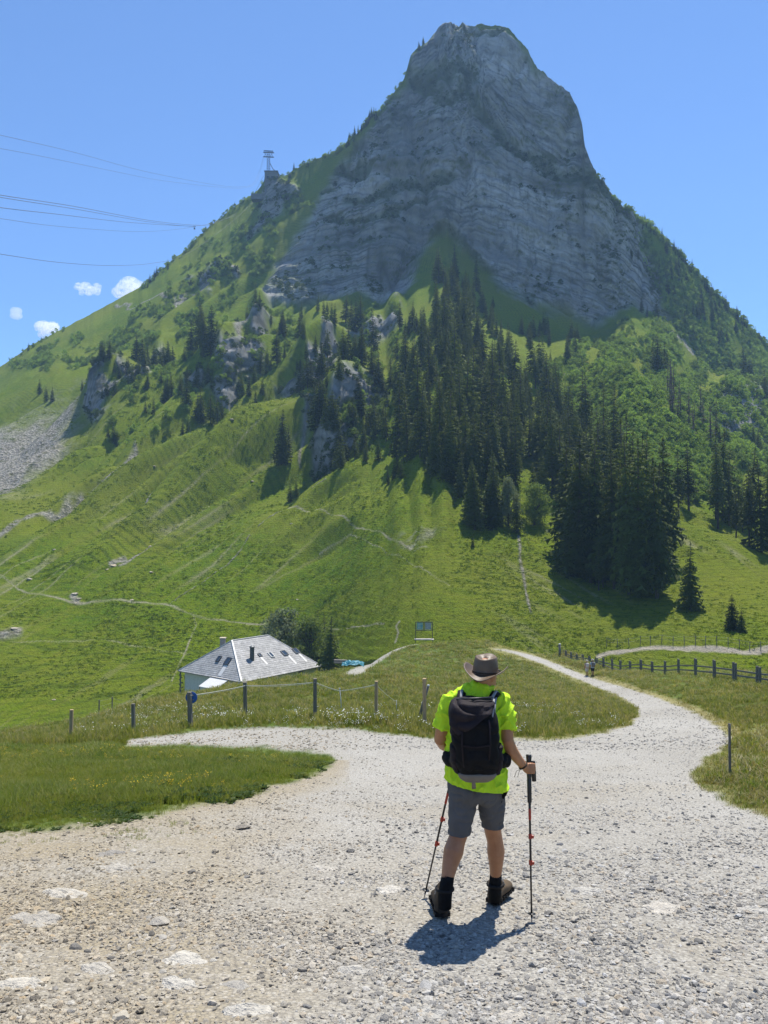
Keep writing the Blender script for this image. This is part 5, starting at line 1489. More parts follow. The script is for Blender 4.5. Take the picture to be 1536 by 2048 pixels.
# low porch roof under the left eave
a, n = on_face(FL_, 455, 1352)
q0 = hp(2.6, -.2, .05); q1 = hp(6.6, -.2, .05)
m = MB(); dn = -e2 * 2.6 + Vector((0, 0, -1.15))
m.add([q0 + Vector((0, 0, .1)), q1 + Vector((0, 0, .1)), q1 + dn + Vector((0, 0, .1)), q0 + dn + Vector((0, 0, .1)), q0, q1, q1 + dn, q0 + dn], [(0, 1, 2, 3), (7, 6, 5, 4), (0, 4, 5, 1), (1, 5, 6, 2), (2, 6, 7, 3), (3, 7, 4, 0)])
pr = m.build('porch_roof', M_RIDGE, hut)
m = MB(); m.bar(q0 + dn * .1 + Vector((0, 0, .16)), q1 + dn * .1 + Vector((0, 0, .16)), .16, .1); m.build('ledger_board', M_GREYWOOD, pr)
for q in (q0 + dn * .93, q1 + dn * .93):
    m = MB(); m.bar(q, q - Vector((0, 0, 3.2)), .14); m.build('post', M_GREYWOOD, pr)
# open timber corner at the far left with stacked logs, right corner opening
for k_ in range(4):
    m = MB(); m.bar(hp(L1 - .5, .1 + .2 * k_, -.3 - k_ * .8), hp(L1 + .35, .5, -.9 - k_ * .75), .14); m.build('brace', M_DARKWOOD, hut)
m = MB(); m.bar(hp(L1 - .2, .3, 0), hp(L1 - .2, .3, -5), .2); m.build('corner_post', M_DARKWOOD, hut)
m = MB(); m.box(hp(.73, L2 - 4.2, -1.2), (1.0, .1, 2.0), Matrix((e2, e1, Vector((0, 0, 1)))).transposed()); m.build('door', M_DARKWOOD, hut)

def ftree(kind, px, base, top, d, label, group=None, wide=1.0, **kw):
    p = Vector(pix(px, base, d)); h = (base - top) / F * d
    return tree(kind, p, h, label, group, wide, **kw)
ftree('fine_broadleaf', 570, 1335, 1212, 141, 'pale grey green broadleaf tree directly behind the hut roof', mat=M_LEAFG, wide=1.05, var=0)
ftree('fine_broadleaf', 620, 1345, 1232, 139, 'dark green rounded tree behind the right slope of the hut roof', wide=1.05, var=2)
ftree('fine_broadleaf', 540, 1335, 1245, 144, 'lower broadleaf tree peeking out left of the pale tree behind the hut', wide=1.0, var=1, mat=M_LEAFG)
ftree('spruce', 635, 1345, 1218, 147, 'thin spruce rising behind the rounded tree beside the hut', wide=.9, var=2)
ftree('spruce', 650, 1345, 1225, 146, 'second thin spruce between the rounded tree and the front spruce', wide=.9, var=0)
ftree('spruce', 659, 1352, 1232, 126, 'dense dark spruce standing at the right corner of the hut', wide=1.35, var=1)
# tarpaulin heap with logs
bm = bmesh.new(); bmesh.ops.create_grid(bm, x_segments=44, y_segments=36, size=1)
for v in bm.verts:
    r = math.hypot(v.co.x, v.co.y)
    v.co.z = max(0, .5 - .42 * r ** 2) + .38 * float(pn(v.co.x * 2.5, v.co.y * 2.5, 3)) + .22 * abs(float(pn(v.co.x * 6, v.co.y * 6, 1)))
me = bpy.data.meshes.new('tarpaulin'); bm.to_mesh(me); bm.free()
o = link('tarpaulin', me, simple_mat('turquoise_sheet', (.02, .22, .28), .5, 5, .4, .2, .5)); pt = Vector(pix(706, 1328, 112)); o.location = pt; o.scale = (1.6, 1.2, .8)
sd = o.modifiers.new('s', 'SOLIDIFY'); sd.thickness = .02
tag(o, 'crumpled turquoise tarpaulin heaped beside the path near the hut', 'tarpaulin')
lg = thing('log_pile', 'short stack of logs at the end of the turquoise tarpaulin', 'logs', tuple(pt + Vector((-1.9, .6, .1))))
for i, (y_, z_) in enumerate(((0, 0), (.32, 0), (.64, 0), (.16, .27), (.48, .27))):
    m = MB(); m.tube([(-.9, y_, z_), (1.0, y_, z_ - .05)], [.15, .14], 9); m.build('log', M_GREYWOOD, lg, False)

# ------------------------------------------------------------------ cable car: station, pylon, ropes, cabin
M_CONC = simple_mat('station_concrete', (.17, .18, .19), .9, .6, .25, .2)
sp_ = Vector(m_at(543, 385)); sd_ = sp_.y / F
st = thing('cable_car_station', 'dark block of the cable car station perched on the left ridge', 'station', tuple(sp_))
def S(px, py, dy=0.0):
    return Vector(pix(px, py, sp_.y + dy)) - sp_
m = MB(); a = S(529.5, 350); b = S(555.5, 352)
m.box(((a.x + b.x) / 2, 4.5, a.z / 2 - 4), (b.x - a.x, 10, a.z + 12), None, .05); m.build('wall', M_CONC, st)
m = MB(); m.box(((a.x + b.x) / 2, 4.5, a.z + 2.15), (b.x - a.x + .5, 10.6, .4), None, .05); m.build('roof', M_STEELDK, st)
for k_ in range(3):
    m = MB(); m.box((a.x + 2 + k_ * 2.6, -.56, a.z - 1.6), (1.5, .1, 1.4)); m.build('window', M_GLASS, st)
m = MB(); c = S(514, 383, -3); m.box((c.x, 3, c.z - 1.2), (8.2, 5, 3.2), None, .05); m.build('terrace', M_CONC, st)
py_ = thing('cable_car_pylon', 'tall lattice pylon with cross arms above the ridge station', 'pylon', tuple(sp_ + Vector((0, 4.5, a.z + 2))))
O = py_.location.copy()
def Q(px, py, dy=0): return Vector(pix(px, py, O.y + dy)) - O
m = MB()
for dx in (-2.6, 2.6):
    for dy in (-1.2, 1.2):
        m.bar(Q(537 + dx * 1.15, 352, dy), Q(537 + dx, 304, dy), .22)
for i in range(10):
    y0, y1 = 352 - i * 4.8, 352 - (i + 1) * 4.8
    for dy in (-1.2, 1.2):
        m.bar(Q(534.4, y0, dy), Q(539.6, y1, dy), .12); m.bar(Q(539.6, y0, dy), Q(534.4, y1, dy), .12); m.bar(Q(534.4, y1, dy), Q(539.6, y1, dy), .12)
m.build('lattice_mast', M_STEELDK, py_)
for y_, x0, x1 in ((301.5, 527.5, 546.5), (304.5, 526.5, 548), (313.5, 526.5, 548)):
    m = MB(); m.bar(Q(x0, y_), Q(x1, y_ + 1), .42, .42); m.build('cross_arm', M_STEELDK, py_)
m = MB()
for x0, x1 in ((528, 534), (533, 528.5), (541, 546), (546, 540)): m.bar(Q(x0, 304.5), Q(x1, 313.5), .18)
m.bar(Q(539.6, 326), Q(546, 338), .3); m.bar(Q(546, 338), Q(562, 352, 3), .3); m.bar(Q(539, 341), Q(558, 351.5, 2), .35); m.build('strut', M_STEELDK, py_)
M_CABLE = simple_mat('steel_rope', (.05, .055, .06), .6, 20, .1, 0)
def cable(label, pts, r0, r1):
    P_ = [Vector(pix(x, y, d)) for x, y, d in pts]
    # smooth run through the measured points
    out = []
    for i in range(len(P_) - 1):
        p0, p1, p2, p3 = P_[max(i - 1, 0)], P_[i], P_[i + 1], P_[min(i + 2, len(P_) - 1)]
        for k_ in range(8):
            t = k_ / 8
            out.append(.5 * ((2 * p1) + (p2 - p0) * t + (2 * p0 - 5 * p1 + 4 * p2 - p3) * t * t + (3 * p1 - p0 - 3 * p2 + p3) * t ** 3))
    out.append(P_[-1])
    m = MB(); m.tube(out, [r0 + (r1 - r0) * i / (len(out) - 1) for i in range(len(out))], 6)
    tag(m.build('cable', M_CABLE, None, True), label, 'cable')
DS = O.y
cable('highest thin cable running up to the cross arm of the pylon', [(-150, 236, 150), (0, 270, 190), (150, 305, 250), (300, 345, 330), (440, 371, 430), (490, 373, 490), (509, 364, 520), (520, 338, 535), (527, 313, DS)], .045, .04)
cable('second thin cable sagging just below the highest one', [(-150, 274, 150), (0, 297, 190), (100, 316, 230), (230, 343, 300), (330, 362, 360), (460, 376, 450), (500, 373, 505), (514, 362, 525), (522, 338, 537), (529, 313, DS)], .04, .035)
cable('upper strand of the doubled track rope above the cabin', [(-150, 361, 150), (0, 390, 190), (150, 413, 250), (300, 441, 330), (389, 450, 400), (430, 446, 440), (490, 414, 480), (527, 352, DS)], .075, .06)
cable('lower strand of the doubled track rope above the cabin', [(-150, 366, 150), (0, 394.5, 190), (150, 418, 250), (300, 444, 330), (389, 452, 400), (440, 441, 440), (490, 420, 480), (530, 360, DS)], .07, .05)
cable('thick rope meeting the doubled rope at the cabin', [(-150, 390, 150), (0, 415, 190), (120, 429, 250), (260, 445, 330), (389, 453, 400)], .075, .06)
cable('thin rope running below the thick rope to the cabin', [(-150, 415, 150), (0, 437, 190), (120, 453, 250), (260, 463, 330), (330, 461, 370), (389, 454, 400)], .045, .04)
cable('lowest rope sagging in front of the grassy ridge', [(-150, 483, 140), (0, 508, 170), (120, 525, 220), (220, 531, 270), (300, 527, 320), (365, 512, 360), (430, 470, 400), (490, 420, 450), (522, 380, 470), (537, 345, DS)], .055, .05)
cable('pale rope dropping from the station down the face of the ridge', [(537, 352, DS - 2), (533, 375, 455), (515, 410, 440), (480, 460, 425), (440, 495, 410)], .06, .05)
cb = thing('cable_car_cabin', 'tiny dark cable car cabin hanging where the ropes meet', 'cable car', tuple(pix(389, 452.5, 400)))
m = MB(); m.bar((-.75, 0, .1), (.75, 0, .1), .18); m.build('carriage', M_STEELDK, cb)
m = MB(); m.bar((-.5, 0, 0), (0, 0, -1.0), .12); m.bar((.5, 0, 0), (0, 0, -1.0), .12); m.build('hanger', M_STEELDK, cb)
m = MB(); m.box((0, 0, -1.25), (.75, .75, .6), None, .08); m.build('cabin', M_STEELDK, cb)
ms = thing('mast', 'thin lone mast on the grassy ridge left of the station', 'mast', tuple(m_at(469, 415)))
m = MB(); m.tube([(0, 0, -1), (0, 0, 3.5)], [.10, .07], 6); m.build('pole', M_STEELDK, ms)

# ------------------------------------------------------------------ clouds, far outside the air box
def cloud(label, px, py, wpx, hpx, d, seed, dens=.03, tilt=0):
    c = Vector(pix(px, py, d)); w, h = wpx / F * d, hpx / F * d
    m = MB(); r = random.Random(seed)
    for i in range(22):
        a = r.uniform(-1, 1); e = math.sqrt(1 - a * a)
        rr = h * r.uniform(.16, .34) * (.45 + .55 * e)
        m.ball((a * w * .46, r.uniform(-.25, .25) * w, a * w * tilt + r.uniform(-.38, .36) * h * (.35 + .65 * e)), (rr * 1.4, rr * 1.4, rr), 14, 9)
    k = NT('cloud_vapour_%d' % seed); o_ = k.obj()
    f = k.noise(8.0 / w * 1.4, 7, o_, .72, .4); 
    dn = k.math('MULTIPLY', k.ramp(f, [(.45, 0), (.60, 1)]), dens * 150 / w)
    v = k.n('VolumePrincipled', {'Color': (1, 1, 1, 1), 'Density': dn, 'Anisotropy': .4})
    k.link(v.outputs[0], k.out.inputs['Volume'])
    ob = m.remesh('cloud', k.m, None, max(w, h) / 40, 5)
    ob.location = c
    tag(ob, label, 'cloud')
cloud('bright cloud rising behind the left ridge line', 268, 590, 72, 54, 2600, 3, .035, -.25)
cloud('small cloud floating free in the sky above the left ridge', 175, 577, 48, 26, 2600, 4, .026)
cloud('low white cloud resting on the far left skyline', 98, 662, 46, 34, 2600, 5, .032, -.1)
cloud('faint wisp of cloud near the left frame edge', 32, 628, 14, 24, 2600, 6, .008)
# ------------------------------------------------------------------ the hiker
HD = 5.45
hroot = Vector(pix(955, 1825, HD)); hroot.z = gz_at(hroot.x, HD)
def hP(px, py, dy=0.0):
    return Vector(pix(px, py, HD + dy)) - hroot
def k_mat_fabric(name, col, rough=.85, wr=.4, scale=9, var=.18, sheen=.0, weave=600, spec=.15):
    k = NT(name); o = k.obj()
    f = k.noise(scale, 4, k.mapped(o, (1, 1, .6)), .55, .6); w = k.noise(weave, 2, o)
    c = k.mix(1.0, col, k.ramp(f, [(.25, 1 - var), (.7, 1.0)]), 'MULTIPLY')
    k.bsdf(c, rough, k.bump(k.math('ADD', f, k.math('MULTIPLY', w, .05)), wr, .02), spec, 0, sheen); return k.m
def skin_mat():
    k = NT('skin'); o = k.obj(); f = k.noise(14, 5, o, .6); f2 = k.noise(160, 3, o)
    c = k.mix(k.ramp(f, [(.3, 0), (.7, 1)]), (.34, .15, .068), (.43, .205, .10))
    b = k.bsdf(c, .45, k.bump(k.math('ADD', f2, f), .15, .004), .4)
    b.inputs['Subsurface Weight'].default_value = .12; b.inputs['Subsurface Radius'].default_value = (.012, .005, .003); return k.m
M_SKIN = skin_mat()
M_NEON = k_mat_fabric('neon_fabric', (.53, .80, .03), .75, 1.0, 14, .2)
M_SHORT = k_mat_fabric('grey_trekking_fabric', (.108, .106, .106), .8, .5, 9, .25)
M_PACK = k_mat_fabric('black_nylon', (.007, .007, .008), .75, .6, 12, .3)
M_LID = k_mat_fabric('mauve_nylon', (.024, .018, .021), .7, .8, 10, .4, spec=.15)
M_PGREY = k_mat_fabric('grey_nylon', (.17, .155, .14), .7, .4, 12, .2)
M_STRAP = k_mat_fabric('grey_webbing', (.28, .29, .30), .6, .3, 40, .2)
M_SOCK = k_mat_fabric('black_wool', (.012, .012, .012), .95, .5, 60, .2)
M_BOOT = k_mat_fabric('brown_nubuck', (.135, .098, .062), .8, .4, 16, .35)
M_BOOTD = k_mat_fabric('dark_nubuck', (.050, .040, .030), .8, .4, 16, .35)
M_SOLE = k_mat_fabric('rubber', (.02, .019, .018), .7, .3, 30, .2)
M_HAT = k_mat_fabric('waxed_leather', (.115, .072, .038), .5, .35, 12, .3, spec=.5)
M_BLACKP = simple_mat('black_plastic', (.014, .014, .015), .4, 30, .1, .05, .5)
M_RED = simple_mat('red_lacquer', (.42, .035, .015), .35, 30, .1, .02, .5)
M_SHAFT = simple_mat('pole_shaft', (.022, .022, .024), .3, 30, .1, .02, .5, .3)

person = thing('person', 'hiker in neon green shirt and brown hat walking away over the gravel with two poles', 'person', tuple(hroot))
b = MB()
hc = hP(970, 1349, .01); hyaw = Euler((0, 0, math.radians(-42))).to_matrix()
b.ball(hc, (.076, .096, .115), 20, 14, hyaw)
b.ball(hc + hyaw @ Vector((0, .035, -.055)), (.058, .065, .06), 14, 10, hyaw)            # jaw
b.tube([hc + hyaw @ Vector((0, .088, .012)), hc + hyaw @ Vector((0, .118, -.018)), hc + hyaw @ Vector((0, .09, -.03))], [.010, .016, .012], 8)
for sx in (-1, 1):
    b.ball(hc + hyaw @ Vector((sx * .077, -.012, -.006)), (.012, .024, .034), 10, 8, hyaw)
    b.ball(hc + hyaw @ Vector((sx * .03, .086, .012)), (.016, .012, .010), 8, 6, hyaw)
b.ball(hc + hyaw @ Vector((0, .092, -.05)), (.024, .012, .010), 10, 6, hyaw)
b.tube([hP(966, 1398, -.01), hP(967, 1378, -.01), hP(969, 1360, .0)], [.075, .062, .058], 16)
b.tube([hP(952, 1575), hP(951, 1520), hP(951, 1470), hP(952, 1425), hP(955, 1402), hP(961, 1386)], [(.10, .17), (.09, .16), (.10, .16), (.095, .165), (.08, .14), (.06, .07)], 18, up=(0, 1, 0))
# right arm
RW = hP(1048, 1533, .0)
b.tube([hP(1000, 1404), hP(1011, 1432, -.02), hP(1013, 1460, -.045), hP(1014, 1480, -.06), hP(1022, 1500, -.045), hP(1034, 1516, -.02), RW], [.056, .054, .047, .046, .045, .037, .028], 14)
# left arm: elbow out, forearm reaching forward
LW = hP(912, 1502, .40)
b.tube([hP(906, 1404), hP(892, 1432, -.01), hP(884, 1462, .0), hP(881, 1478, .02), hP(887, 1488, .12), hP(898, 1496, .26), LW], [.056, .054, .048, .047, .045, .038, .028], 14)
# legs
b.tube([hP(930, 1570), hP(922, 1625, -.01), hP(920, 1662, -.02), hP(913, 1682, -.045), hP(907, 1703, -.075), hP(900, 1730, -.11), hP(894, 1760, -.15), hP(890, 1800, -.17)], [.095, .080, .064, .062, .070, .055, .041, .040], 16)
b.tube([hP(978, 1570), hP(984, 1625, .05), hP(986, 1664, .09), hP(990, 1682, .105), hP(992, 1704, .125), hP(992, 1730, .15), hP(991, 1757, .18), hP(990, 1795, .19)], [.095, .080, .060, .057, .064, .050, .039, .039], 16)
def hand(wr, axis, pole_pt, side, mb):
    """palm and five bent fingers closed round a pole through pole_pt; axis = unit vector up the pole"""
    fw = (pole_pt - wr); fw = (fw - axis * fw.dot(axis)).normalized()       # from the wrist towards the pole
    sd = axis.cross(fw) * side                                              # outer side of the pole
    pc = pole_pt - fw * .026 + sd * .010
    mb.tube([wr, wr.lerp(pc, .5) + sd * .004, pc, pc + fw * .030 + sd * .022], [(.030, .022), (.036, .022), (.041, .020), (.037, .014)], 12, up=tuple(axis))
    for i, (L, r) in enumerate(((.92, .0092), (1.0, .0098), (.95, .0094), (.78, .0082))):
        z = axis * (.030 - .0195 * i)
        k0 = pole_pt + z + sd * .030 - fw * .004
        k1 = pole_pt + z * .98 + sd * (.030) + fw * .026 * L - axis * .003
        k2 = pole_pt + z * .96 + sd * .006 + fw * .034 * L - axis * .006
        k3 = pole_pt + z * .95 - sd * .016 * L + fw * .022 - axis * .007
        mb.tube([k0 - fw * .02, k0, k1, k2, k3], [r * 1.05, r * 1.12, r * 1.05, r * .98, r * .75], 9)
        mb.ball(k1, r * 1.1, 8, 6)
    t0 = pc - sd * .018 + axis * .012 - fw * .012
    mb.tube([t0, pole_pt - sd * .024 - fw * .010 + axis * .030, pole_pt - sd * .016 + fw * .014 + axis * .042, pole_pt + sd * .002 + fw * .026 + axis * .046], [.014, .0125, .011, .0085], 9)
tipR = Vector(pix(1063.5, 1846, 1.0)); tr_ = g_at(1063.5, 1846); tipR = Vector(tr_) - hroot
topR = hP(1057.5, 1509, .045)
axR = (topR - tipR).normalized()
ppR = tipR + axR * ((hP(1060, 1536, .03) - tipR).dot(axR))
hand(RW, axR, ppR, -1, b)
tipL = Vector(g_at(848, 1797)) - hroot
topL = tipL + (hP(916, 1497, .44) - tipL) * 1.05
axL = (topL - tipL).normalized()
ppL = tipL + axL * ((hP(915, 1503, .44) - tipL).dot(axL))
hand(LW, axL, ppL, 1, b)
body = b.remesh('body', M_SKIN, person, .0055, 5)
# shirt ------------------------------------------------------------------------------------------------------
def wr_shirt(co):
    f = pn(co[:, 0] * 9 + co[:, 2] * 7, co[:, 1] * 6, co[:, 2] * 5 - co[:, 0] * 6)
    g = np.abs(pn(co[:, 0] * 15 - co[:, 2] * 10, co[:, 1] * 9, co[:, 2] * 11 + co[:, 0] * 6 + 7))
    return np.clip(.009 * f + .015 * (1 - g) ** 5, -.003, .02).astype(np.float32)
b = MB()
b.tube([hP(952, 1600, -.01), hP(952, 1568, -.01), hP(951, 1525), hP(950, 1475), hP(951, 1432), hP(953.5, 1404), hP(957, 1389, -.01), hP(963, 1377, -.012), hP(965, 1368, -.012)],
       [(.168, .226), (.164, .222), (.140, .206), (.138, .204), (.134, .202), (.108, .186), (.088, .142), (.074, .088), (.068, .072)], 36, up=(0, 1, 0))
b.tube([hP(922, 1404), hP(905, 1408), hP(894, 1432, -.005), hP(886.5, 1457, .0)], [.085, .080, .072, .067], 18)
b.tube([hP(985, 1404), hP(1001, 1406), hP(1011, 1432, -.015), hP(1012.5, 1459, -.035)], [.085, .080, .072, .066], 18)
hem = hP(952, 1567)
shirt = b.remesh('shirt', M_NEON, person, .006, 3, wr_shirt, [(hem, Vector((-.16, 0, -1)))])
def rim(name, pts, r, mat, parent, n=7):
    m = MB(); m.tube(pts, r, n, cap=False); return m.build(name, mat, parent, True)
rim('collar', [hP(966, 1369.5, -.012) + Vector((.075 * math.cos(a * .2618), .07 * math.sin(a * .2618), -.012 * math.cos(a * .2618) + .006 * math.sin(a * .2618))) for a in range(25)], .0075, M_NEON, shirt)
# shorts -----------------------------------------------------------------------------------------------------
def wr_short(co):
    f = pn(co[:, 0] * 7, co[:, 1] * 7, co[:, 2] * 9); g = np.abs(pn(co[:, 0] * 10 + co[:, 2] * 12, co[:, 1] * 8, co[:, 2] * 9 - co[:, 0] * 8))
    return (.007 * f - .009 * (1 - g) ** 4).astype(np.float32)
b = MB()
b.tube([hP(953, 1535), hP(953, 1560), hP(953, 1582), hP(953, 1600)], [(.122, .196), (.130, .208), (.135, .205), (.10, .15)], 32, up=(0, 1, 0))
b.ball(hP(933, 1580, -.055), (.10, .10, .11)); b.ball(hP(974, 1582, -.05), (.10, .10, .11))
b.tube([hP(929, 1572, -.005), hP(924, 1612, -.02), hP(920, 1645, -.028), hP(919, 1680, -.035)], [(.118, .112), (.108, .102), (.098, .088), (.096, .086)], 22, up=(0, 1, 0))
b.tube([hP(978, 1572, .01), hP(984, 1612, .045), hP(985, 1645, .075), hP(985, 1685, .10)], [(.118, .110), (.108, .098), (.095, .082), (.092, .080)], 22, up=(0, 1, 0))
shorts = b.remesh('shorts', M_SHORT, person, .0065, 4, wr_short, [(hP(925, 1665, -.03), Vector((.02, 0, -1)))] )
# the right leg is a little longer in the picture because it is further forward
m = MB(); q = [hP(1008 + 2 * math.sin(i), 1572 + i * 5, -.02 - .003 * i) for i in range(6)]
m.tube(q, [(.012, .03), (.018, .055), (.018, .06), (.016, .055), (.013, .045), (.008, .02)], 12, up=(1, 0, 0)); m.build('pocket', M_PACK, shorts, True)
m = MB(); m.tube([hP(1003, 1605, -.06), hP(1006, 1596, -.02), hP(1009, 1588, .02)], .004, 6); m.build('zip', M_BLACKP, shorts, True)
m = MB(); m.tube([hP(957, 1577, -.165), hP(968, 1578, -.160)], .007, 6); m.build('waistband', M_RED, shorts, True)
# socks, boots -----------------------------------------------------------------------------------------------
for nm, pts, rr in (('sock', [hP(896, 1752, -.14), hP(893, 1768, -.155), hP(890, 1792, -.165), hP(889, 1815, -.165)], [.044, .046, .047, .047]),
                    ('sock', [hP(991.5, 1746, .17), hP(991, 1762, .182), hP(990, 1780, .19), hP(990, 1800, .195)], [.043, .045, .047, .047])):
    m = MB(); m.tube(pts, rr, 18); m.build(nm, M_SOCK, person, True)
def boot(heel, yaw, mat, top, lab=None):
    R_ = Euler((0, 0, yaw)).to_matrix()
    def L(x, y, z): return heel + R_ @ Vector((x, y, z))
    b = MB()
    b.tube([L(0, .045, .03), L(0, .05, .09), top.lerp(L(0, .05, .09), .4), top], [(.056, .062), (.050, .056), (.052, .056), (.056, .060)], 18, up=tuple(R_ @ Vector((1, 0, 0))))
    b.tube([L(0, -.004, .052), L(0, .05, .055), L(0, .13, .055), L(0.003, .20, .048), L(.003, .262, .042), L(.003, .292, .036)], [(.038, .040), (.046, .046), (.050, .050), (.044, .053), (.034, .047), (.018, .028)], 18, up=(0, 0, 1))
    o = b.remesh('boot', mat, person, .006, 3)
    if lab: o['label'] = lab
    s = MB()
    pr = [(-.034, .002), (-.041, .05), (-.040, .12), (-.052, .20), (-.044, .27), (-.018, .305), (.020, .305), (.046, .27), (.054, .20), (.042, .12), (.042, .05), (.034, .002), (0, -.012)]
    n = len(pr)
    s.add([L(x, y, .0) for x, y in pr] + [L(x * 1.02, y, .026) for x, y in pr], [tuple(range(n - 1, -1, -1)), tuple(range(n, 2 * n))] + [(i, (i + 1) % n, n + (i + 1) % n, n + i) for i in range(n)])
    for i in range(7):
        for sx in (-1, 1):
            s.box(L(sx * .038, .02 + i * .042, .012), (.034, .022, .028), R_)
    s.build('sole', M_SOLE, o)
    l = MB()
    for i in range(5):
        y0, z0 = .155 - i * .017, .092 + i * .022
        l.tube([L(-.034, y0, z0 - .004), L(0, y0 + .020, z0 + .008), L(.034, y0, z0 - .004)], .0032, 5)
    l.build('lace', M_STRAP, o, True)
    c = MB(); tt = (top - L(0, .05, .09)).normalized()
    c.tube([top + R_ @ Vector((.056 * math.cos(a * .3927), .059 * math.sin(a * .3927), 0)) for a in range(17)], .011, 8, cap=False); c.build('cuff', M_SOLE, o, True)
    return o
hl = Vector(g_at(886, 1838)) - hroot; hl.z += .012
boot(hl, math.radians(6), M_BOOTD, hP(889.5, 1777, -.145), 'dark boot of the trailing left foot seen from the heel')
hr = Vector(g_at(984, 1811)) - hroot; hr.z += .012
boot(hr, math.radians(-33), M_BOOT, hP(991, 1768, .19), 'brown boot of the right foot turned outward')
# hat --------------------------------------------------------------------------------------------------------
hk = hP(971, 1346, .005); hy = Euler((math.radians(-2), math.radians(2), math.radians(-22))).to_matrix()
def hat_mesh():
    V, Fc = [], []
    n = 48
    prof = [(.0, .096, .0), (.004, .090, .5), (.035, .0885, 1), (.075, .083, 1), (.108, .077, 1), (.117, .072, 1), (.116, .062, 1), (.103, .040, 1), (.096, .018, 1), (.097, .0, 1)]
    for z, r, _ in prof:
        for k in range(n):
            a = 2 * math.pi * k / n
            pinch = 1 - .10 * max(0, math.sin(a)) ** 3 * (z / .117)
            zz = z + (.010 * math.sin(a) if z > .09 else 0)
            V.append((r * math.cos(a) * pinch, r * 1.16 * math.sin(a), zz + .003 * math.sin(3 * a + z * 30)))
    for i in range(len(prof) - 1):
        for k in range(n):
            k2 = (k + 1) % n
            Fc.append((i * n + k, i * n + k2, (i + 1) * n + k2, (i + 1) * n + k))
    return V, Fc
V, Fc = hat_mesh()
m = MB(); m.add([hk + hy @ Vector(v) for v in V], Fc)
hat = m.build('hat', M_HAT, person, True)
V, Fc = [], []
n, rg = 64, 9
for j in range(rg):
    t = j / (rg - 1)
    for k in range(n):
        a = 2 * math.pi * k / n
        ri = .089; ro = .152 + .012 * abs(math.sin(a)) - .004 * math.sin(2 * a)
        r = ri + (ro - ri) * t
        side = abs(math.cos(a)) ** 1.6; fb = abs(math.sin(a)) ** 2
        z = .058 * side * t ** 1.7 - .030 * fb * t + .003 * math.sin(5 * a) * t
        V.append((r * math.cos(a), r * math.sin(a) * 1.10, z))
for j in range(rg - 1):
    for k in range(n):
        k2 = (k + 1) % n
        Fc.append((j * n + k, j * n + k2, (j + 1) * n + k2, (j + 1) * n + k))
m = MB(); m.add([hk + hy @ Vector(v) for v in V], Fc)
br = m.build('brim', M_HAT, hat, True); sd = br.modifiers.new('s', 'SOLIDIFY'); sd.thickness = .0045; sd.offset = 0
rim('hat_band', [hk + hy @ Vector((.0905 * math.cos(a * .2618), .105 * math.sin(a * .2618), .012)) for a in range(25)], .0045, M_BOOTD, hat)
m = MB()
for sx in (-1, 1):
    m.bar(hc + hyaw @ Vector((sx * .079, -.01, .016)), hc + hyaw @ Vector((sx * .070, .085, .018)), .004, .007)
    m.ball(hc + hyaw @ Vector((sx * .036, .100, .010)), (.030, .008, .020), 12, 8, hyaw)
m.bar(hc + hyaw @ Vector((-.01, .104, .016)), hc + hyaw @ Vector((.01, .104, .016)), .004); m.build('sunglasses', M_BLACKP, person, True)
m = MB(); wd = (RW - hP(1034, 1516, -.02)).normalized(); u = wd.cross(Vector((0, 0, 1))).normalized(); w_ = wd.cross(u)
m.tube([RW - wd * .012 + u * (.032 * math.cos(a * .3927)) + w_ * (.032 * math.sin(a * .3927)) for a in range(17)], .0055, 7, cap=False)
for k in (0, 1):
    s0 = RW - wd * .012 - u * .02 - Vector((0, 0, .03)); m.tube([s0, s0 + Vector((-.018 - .02 * k, -.01, -.012)), s0 + Vector((-.03 - .022 * k, -.012, -.055))], .0018, 5)
m.build('bracelet', M_BOOTD, person, True)

# backpack ---------------------------------------------------------------------------------------------------
pk = thing('backpack', 'black backpack with mauve top lid worn on the hiker back', 'backpack', tuple(hroot))
def sloft(secs, n=28, e=3.2):
    """secs: (centre, half width, half depth); superellipse rings"""
    mb = MB(); V = []
    for c, hw, hd in secs:
        for k in range(n):
            a = 2 * math.pi * k / n
            ca, sa = math.cos(a), math.sin(a)
            V.append(c + Vector((hw * math.copysign(abs(ca) ** (2 / e), ca), hd * math.copysign(abs(sa) ** (2 / e), sa), 0)))
    Fc = [(i * n + k, i * n + (k + 1) % n, (i + 1) * n + (k + 1) % n, (i + 1) * n + k) for i in range(len(secs) - 1) for k in range(n)]
    Fc += [tuple(range(n - 1, -1, -1)), tuple((len(secs) - 1) * n + k for k in range(n))]
    mb.add(V, Fc); return mb
def wr_pack(co):
    f = pn(co[:, 0] * 8, co[:, 1] * 8, co[:, 2] * 8 + 4); g = np.abs(pn(co[:, 0] * 12 + co[:, 2] * 6, co[:, 1] * 7, co[:, 2] * 10 - co[:, 0] * 5))
    return (.008 * f - .010 * (1 - g) ** 4).astype(np.float32)
b = sloft([(hP(952, 1553, -.20), .085, .055), (hP(952, 1546, -.215), .125, .085), (hP(953, 1520, -.235), .155, .105), (hP(951, 1480, -.24), .160, .110), (hP(949, 1445, -.235), .158, .105), (hP(947, 1418, -.22), .148, .092), (hP(946, 1403, -.20), .125, .07)])
b.remesh('main_sack', M_PACK, pk, .007, 4, wr_pack)
